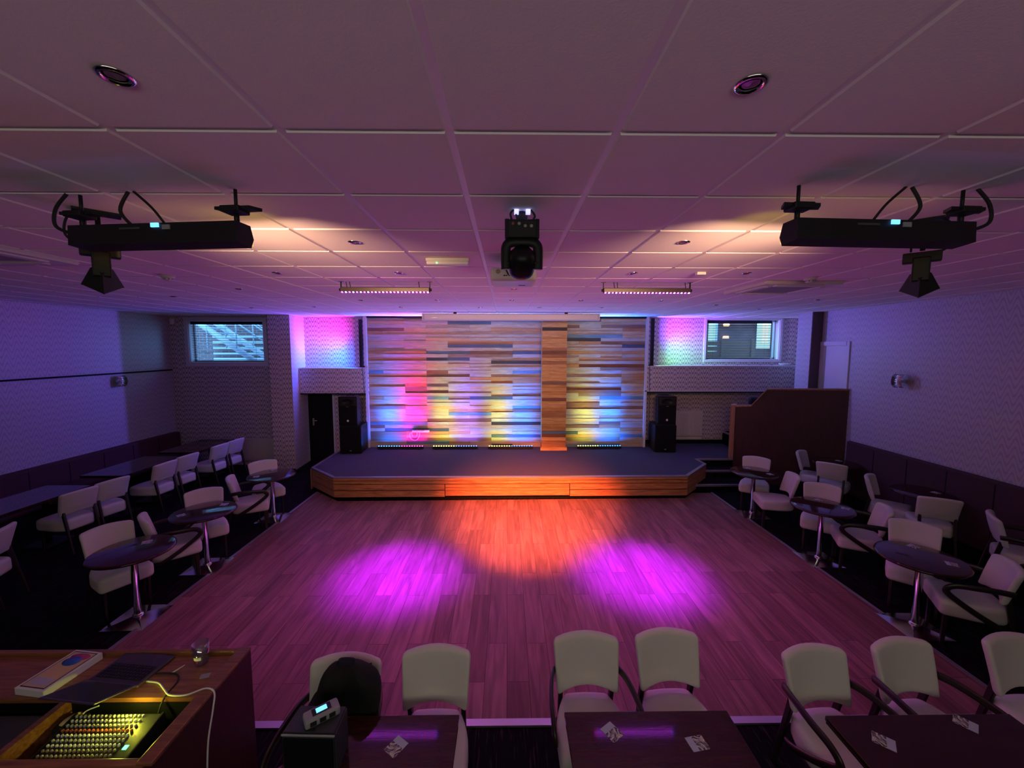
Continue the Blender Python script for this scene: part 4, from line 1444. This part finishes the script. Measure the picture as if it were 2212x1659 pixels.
# moving head
mh = thing('moving_head_light', 'black moving-head light hanging centrally under the ceiling', 'stage light', (.085, 2.36, CT))
q = MB(); q.tube([(0, 0, 0), (0, 0, -.05)], .018, 12); q.box(-.03, .03, -.02, .02, -.05, -.02, bev=.004)
q.build('clamp', 'black_metal', mh)
q = MB(); q.box(-.045, -.02, -.05, -.02, -.022, 0); q.box(.02, .045, -.05, -.02, -.022, 0)
o = q.build('clamp_nut', 'led_white', mh); o['label'] = 'two small bright blue-white squares'
bx('base', 'black_metal', mh, -.085, .085, -.06, .07, -.155, -.055, bev=.010)
q = MB()
for e in (-1, 1):
    q.box(e * .085 - .012, e * .085 + .012, -.03, .04, -.15, -.045, bev=.004)
q.build('side_handles', 'black_metal', mh)
for i, m_ in enumerate(('led_red', 'brushed_steel', 'grey_plastic', 'brushed_steel')):
    q = MB(); q.lathe([(.010, 0), (.009, .004), (.004, .005)], 14, T=Matrix.Translation((-.052 + i * .034, -.061, -.082 - (.012 if i > 1 else 0))) @ Matrix.Rotation(pi / 2, 4, 'X'))
    q.build('socket', 'grey_plastic' if i != 0 else mat('dull_red', (.25, .05, .05), .5), mh)
q = MB()
yk = curve_pts([(-.090, .0, -.318), (-.092, 0, -.25), (-.088, 0, -.19), (-.060, 0, -.168), (0, 0, -.165), (.060, 0, -.168), (.088, 0, -.19), (.092, 0, -.25), (.090, 0, -.318)], 5)
q.tube(yk, .02, 8, flat=(.018, .028)); q.build('yoke', 'black_metal', mh)
q = MB(); q.lathe([(0, -.085), (.045, -.082), (.070, -.05), (.077, 0), (.075, .05), (.070, .075), (.062, .080), (0, .075)], 28,
                  T=Matrix.Translation((0, .01, -.272)) @ Matrix.Rotation(radians(-128), 4, 'X'))
q.build('head', 'satin_black', mh)
q = MB(); q.lathe([(0, .0), (.052, 0), (.05, .006), (0, .010)], 24, T=Matrix.Translation((0, .01, -.272)) @ Matrix.Rotation(radians(-128), 4, 'X') @ Matrix.Translation((0, 0, .076)))
q.build('lens', mat('lens_orange', (.8, .2, .05), .2, emit=(1, .25, .05), es=3), mh)
for e in (-1, 1):
    q = MB()
    q.lathe([(.018, 0), (.018, .02)], 12, T=Matrix.Translation((e * .070, .0, -.285)) @ Matrix.Rotation(e * pi / 2, 4, 'Y'))
    q.build('pivot', 'black_metal', mh)
q = MB(); q.tube(curve_pts([(-.055, -.03, -.06), (-.065, -.03, -.02), (-.045, -.04, .0)]), .006); q.build('cable', 'rubber', mh)
q = MB(); q.tube(curve_pts([(-.025, -.03, -.06), (-.035, -.03, -.02), (-.040, -.04, .0)]), .005); q.build('cable', 'rubber', mh)
q = MB(); q.tube(curve_pts([(.055, -.03, -.06), (.070, -.03, -.03), (.045, -.04, .0)]), .006); q.build('cable', 'rubber', mh)
# projector
pj = thing('projector', 'white projector under the ceiling behind the moving-head light', 'projector', (.055, 3.66, 3.50))
q = MB(); q.rbox(0, 0, .045, .395, .36, .115, .03); q.build('body', 'white_plastic', pj)
q = MB(); q.lathe([(.03, .1), (.03, .15), (.06, CT - 3.50)], 16); q.build('ceiling_mount', 'white_plastic', pj)
q = MB()
for i in range(9):
    q.box(-.085 + i * .021, -.085 + i * .021 + (.012 if i % 3 else .017), -.1835, -.178, .028, .036)
q.build('ports', 'rubber', pj)
q = MB(); q.lathe([(.020, 0), (.020, .002)], 20, T=Matrix.Translation((-.13, -.1805, .065)) @ Matrix.Rotation(pi / 2, 4, 'X'))
q.lathe([(.020, 0), (.020, .002)], 20, T=Matrix.Translation((.14, -.1805, .065)) @ Matrix.Rotation(pi / 2, 4, 'X')); q.build('speaker_vent', mat('tan_vent', (.40, .30, .26), .6), pj)
bx('vent_slot', 'rubber', pj, .05, .11, .06, .075, -.0155, -.010)
q = MB(); q.tube(curve_pts([(-.04, -.17, .034), (-.06, -.20, .07), (-.09, -.20, .13), (-.08, -.16, CT - 3.50)]), .006); q.build('cable', 'rubber', pj)
q = MB(); q.tube([(-.01, -.165, .034), (-.012, -.19, .05), (-.01, -.19, .09)], .008); q.build('cable', 'rubber', pj)
# emergency light
em = thing('emergency_light', 'white emergency light with green LED, left of the projector', 'emergency light', (-.51, 3.58, CT))
bx('housing', 'white_plastic', em, -.185, .185, -.05, .05, -.028, 0, bev=.006)
bx('diffuser', mat('diffuser', (.75, .75, .75), .3), em, -.18, .18, -.045, .045, -.055, -.026, bev=.008)
q = MB(); q.lathe([(.007, 0), (.006, .004), (0, .005)], 10, T=Matrix.Translation((-.09, -.0455, -.042)) @ Matrix.Rotation(pi / 2, 4, 'X')); q.build('indicator', 'led_green', em)
# ceiling LED battens
for x0, x1, lb in ((-1.93, -.90, 'slim ceiling LED batten left of the projector, glowing purple'), (1.13, 2.15, 'slim ceiling LED batten right of the projector, glowing purple')):
    w = (x1 - x0) / 2
    t = thing('led_batten', lb, 'stage light', ((x0 + x1) / 2, 4.80, 3.575), group='slim ceiling LED battens')
    bx('housing', mat('bronze_metal', (.06, .05, .045), .35, metal=.6), t, -w, w, -.03, .035, -.010, .045, bev=.006)
    for k, m_ in enumerate(('led_pink', 'led_purple')):
        q = MB()
        for i in range(k, 24, 2):
            x = -w + .02 + i * (2 * w - .04) / 23
            q.lathe([(.013, 0), (.010, .007), (0, .009)], 8, T=Matrix.Translation((x, -.020, -.008)) @ Matrix.Rotation(radians(165), 4, 'X'))
        q.build('led_row', m_, t)
    for e in (-1, 1):
        q = MB(); q.box(e * w - .004, e * w + .004, -.012, .012, .0, CT - 3.575); q.box(e * w - .03, e * w + .03, -.02, .02, CT - 3.5754, CT - 3.575)
        q.lathe([(.016, 0), (.016, .02)], 10, T=Matrix.Translation((e * w, 0, .02)) @ Matrix.Rotation(e * pi / 2, 4, 'Y'))
        q.build('bracket', 'black_metal', t)
    for xx in ((-w + .07, -w + .11, w - .12) if x0 < 0 else (-w + .13, -w + .17, w - .05)):
        q = MB(); q.tube([(xx, .0, .04), (xx - .01, 0, CT - 3.575)], .0045, 6); q.build('cable', 'rubber', t)
# downlights
def make_down():
    t = thing('downlight', 'x', 'ceiling light')
    q = MB(); q.lathe([(.046, 0), (.046, -.004), (.034, -.009), (.030, -.002)], 28, cap=False); q.build('bezel', 'chrome', t)
    q = MB(); q.lathe([(.030, .0), (.024, .004 - .004), (0, -.003)], 20); q.build('lamp', 'brushed_steel', t)
    return t
PD = make_down()
DL = [(-1.11, 1.23), (.71, 1.24), (-1.11, 3.03), (1.28, 2.99), (-1.11, 4.23), (1.29, 4.20), (-2.36, 4.25), (2.45, 4.18), (.09, 5.36), (-1.12, 6.6), (1.19, 6.58),
      (-2.35, 6.62), (2.49, 6.58), (.07, 6.57), (-.51, 7.75), (.61, 7.73), (-2.0, 7.75), (1.79, 7.74), (-3.5, 5.4), (3.7, 5.3), (-3.6, 7.7), (4.9, 6.4), (-5.0, 6.2), (-4.9, 7.9), (4.9, 7.9), (3.7, 7.2)]
rowsd = {}
for p in sorted(DL, key=lambda p: p[1]):
    for k in rowsd:
        if abs(k - p[1]) < .32:
            rowsd[k].append(p); break
    else:
        rowsd[p[1]] = [p]
ORD = ['first', 'second', 'third', 'fourth', 'fifth', 'sixth', 'seventh', 'eighth', 'ninth', 'tenth']
ff = True
for ri, (k, ps_) in enumerate(sorted(rowsd.items())):
    for ci, (x, y) in enumerate(sorted(ps_)):
        o = PD if ff else copy_tree(PD)
        ff = False
        o.location = (x, y, CT)
        o['label'] = 'round recessed downlight, %s from left in the %s row from the camera' % (ORD[ci], ORD[ri])
        o['group'] = 'recessed ceiling downlights'
# smoke detectors
for (x, y), lb in (((-3.62, 4.44), 'white smoke detector on the left part of the ceiling'), ((3.30, 4.44), 'white smoke detector on the right part of the ceiling')):
    t = thing('smoke_detector', lb, 'smoke detector', (x, y, CT), group='smoke detectors')
    q = MB(); q.lathe([(.062, 0), (.062, -.022), (.052, -.030), (.046, -.030)], 24); q.build('base', 'white_plastic', t)
    q = MB(); q.lathe([(.044, -.030), (.044, -.046), (.028, -.056), (0, -.057)], 24); q.build('sensor_head', 'white_plastic', t)
    q = MB()
    for k in range(8):
        q.box(.043, .0455, -.004, .004, -.044, -.034, T=RZ(k * pi / 4))
    q.build('vents', 'rubber', t)
t = thing('alarm_box', 'small white box on the ceiling above the right LED batten', 'alarm sensor', (1.96, 4.15, CT))
bx('case', 'white_plastic', t, -.045, .045, -.03, .03, -.028, 0, bev=.005)
# air-conditioning cassettes
for (x, y), lb in (((-4.27, 3.28), 'square air-conditioning cassette at the left ceiling edge'), ((3.40, 5.1), 'square air-conditioning cassette on the right of the ceiling')):
    t = thing('air_conditioner', lb, 'air conditioner', (x, y, CT), group='ceiling air-conditioning cassettes')
    q = MB()
    q.prism([(-.46, -.46), (.46, -.46), (.46, .46), (-.46, .46)], -.035, 0)
    bmesh.ops.bevel(q.bm, geom=list(q.bm.edges), offset=.012, segments=2, affect='EDGES')
    q.build('fascia', 'white_plastic', t)
    bx('intake_grille', mat('grille_grey', (.30, .29, .31), .6), t, -.25, .25, -.25, .25, -.040, -.034, bev=.003)
    for k in range(4):
        bx('louvre', 'white_plastic', t, -.28, .28, .31, .38, -.048, -.034, bev=.004, T=RZ(k * pi / 2))
# cable coil on the right ledge
q = MB()
for k in range(5):
    r_ = .07 + .012 * k
    q.tube([(r_ * 1.3 * cos(a), r_ * .8 * sin(a), .012 + .009 * k + .008 * sin(3 * a + k)) for a in [2 * pi * i / 24 for i in range(25)]], .007, 6)
q.tube(curve_pts([(-.09, -.05, .01), (-.2, -.06, .01), (-.30, -.02, .01)]), .006, 6)
q.tube(curve_pts([(.1, -.02, .01), (.2, .02, .01), (.26, -.04, .01)]), .006, 6)
tag(q.build('coiled_cable', 'white_plastic', loc=(6.98, 10.06, 2.492)), 'coiled white cable on the right ledge below the window', 'cable')
# blind pull cord on left wall, wireless bits on stage edge
q = MB(); q.tube([(-5.75, 9.96, 2.46), (-5.75, 9.955, 2.0)], .004, 6); q.lathe([(.008, 0), (.010, .02), (0, .035)], 8, T=Matrix.Translation((-5.75, 9.955, 1.97)))
tag(q.build('pull_cord', 'rubber'), 'thin blind pull cord hanging beside the papered pillar', 'cord')

# ================================================================== OUTSIDE THE WINDOWS
b = MB(); b.box(-10.5, -4.0, 12.6, 12.8, 0, 6.0)
tag(b.build('brick_building', 'outdoor_brick'), 'brick wall seen through the left window behind the stairs', 'building')
b = MB(); b.box(-10.5, 9.5, 10.55, 14.5, -.2, -.1)
tag(b.build('yard', mat('paving', (.3, .3, .3), .9)), 'paved yard outside the windows', 'ground')
fs_ = thing('fire_escape', 'pale metal outdoor staircase seen through the left window', 'staircase', (-7.0, 11.7, 0))
def G6(fn, name, mats): return G(fn, name, mats, fs_, (-7.0, 11.7, 0))
def beam(b, p, q_, w=.05, y=11.7, d=.04):
    p = Vector((p[0], y, p[1])); q_ = Vector((q_[0], y, q_[1]))
    b.tube([p, q_], w, 4, flat=(d, w))
for y in (11.35, 12.1):
    G6(lambda b: beam(b, (-9.0, 3.95), (-6.6, 2.25), .085, y, .015), 'stringer', 'galvanised')
def treads(b):
    for i in range(11):
        x = -8.8 + i * .21; z = 3.78 - i * .149
        b.box(x - .12, x + .12, 11.37, 12.08, z - .02, z + .015)
G6(treads, 'treads', 'galvanised')
for y in (11.35, 12.1):
    for k in (0, .35):
        G6(lambda b: beam(b, (-8.6, 4.75 - k), (-6.55, 3.30 - k), .022, y, .022), 'handrail', 'galvanised')
    for x in (-8.3, -7.5, -6.75):
        G6(lambda b: beam(b, (x, 2.9), (x, 4.55 - (x + 8.3) * .70), .02, y, .02), 'post', 'galvanised')
G6(lambda b: (beam(b, (-6.55, 3.30), (-6.1, 3.30), .022, 11.35), beam(b, (-6.35, 0), (-6.35, 3.3), .02, 11.35), beam(b, (-8.95, 0), (-8.95, 3.95), .03, 11.35)), 'landing_rail', 'galvanised')
def lattice(b):
    for i in range(7):
        b.box(-8.95, -7.3, 12.45, 12.48, 2.2 + i * .17, 2.2 + i * .17 + .07)
G6(lattice, 'slatted_screen', 'galvanised')
b = MB(); b.box(4.0, 9.5, 13.2, 13.4, 0, 6)
tag(b.build('brick_building', 'dusky_brick'), 'dusky brick house seen through the right window', 'building')
t = thing('timber_fence', 'slatted timber fence low in the right window', 'fence', (6.4, 12.0, 0))
q = MB()
for i in range(20):
    q.box(-1.7, 1.0, -.01, .01, .05 + i * .155, .05 + i * .155 + .14)
q.build('boards', mat('fence_grey', (.20, .085, .03), .8), t)
for x in (-1.0, 0, .9):
    bx('post', 'fence_grey', t, x - .04, x + .04, -.05, .03, -.1, 3.2)
for z, lb in ((3.68, 'upper warm wall lamp outside the right window'), (3.28, 'lower warm wall lamp outside the right window')):
    q = MB(); q.rbox(0, 0, 0, .20, .07, .08, .03); tag(q.build('outdoor_lamp', 'lamp_warm', loc=(7.14, 13.172, z)), lb, 'lamp')
t = thing('lit_doorway', 'glowing doorway of the house seen through the right window', 'doorway', (8.37, 13.15, 0))
bx('glazing', 'lit_window', t, -.22, .22, 0, .03, 2.9, 4.2)
bx('curtain', 'lit_curtain', t, -.05, .12, -.03, 0, 3.1, 4.2)
bx('frame', 'white_paint', t, .30, .42, -.04, .04, 2.4, 4.2)
t = thing('glazed_door', 'pale lit door strip at left in the right window', 'doorway', (6.68, 13.15, 0))
bx('glazing', 'lit_window', t, -.12, .10, 0, .03, 2.8, 4.4)
bx('frame', 'galvanised', t, .10, .16, -.03, .03, 2.8, 4.4)

# drop unused prototypes' placeholder text if any
for o in bpy.data.objects:
    if o.get('label') == 'x':
        o['label'] = 'cream chair'
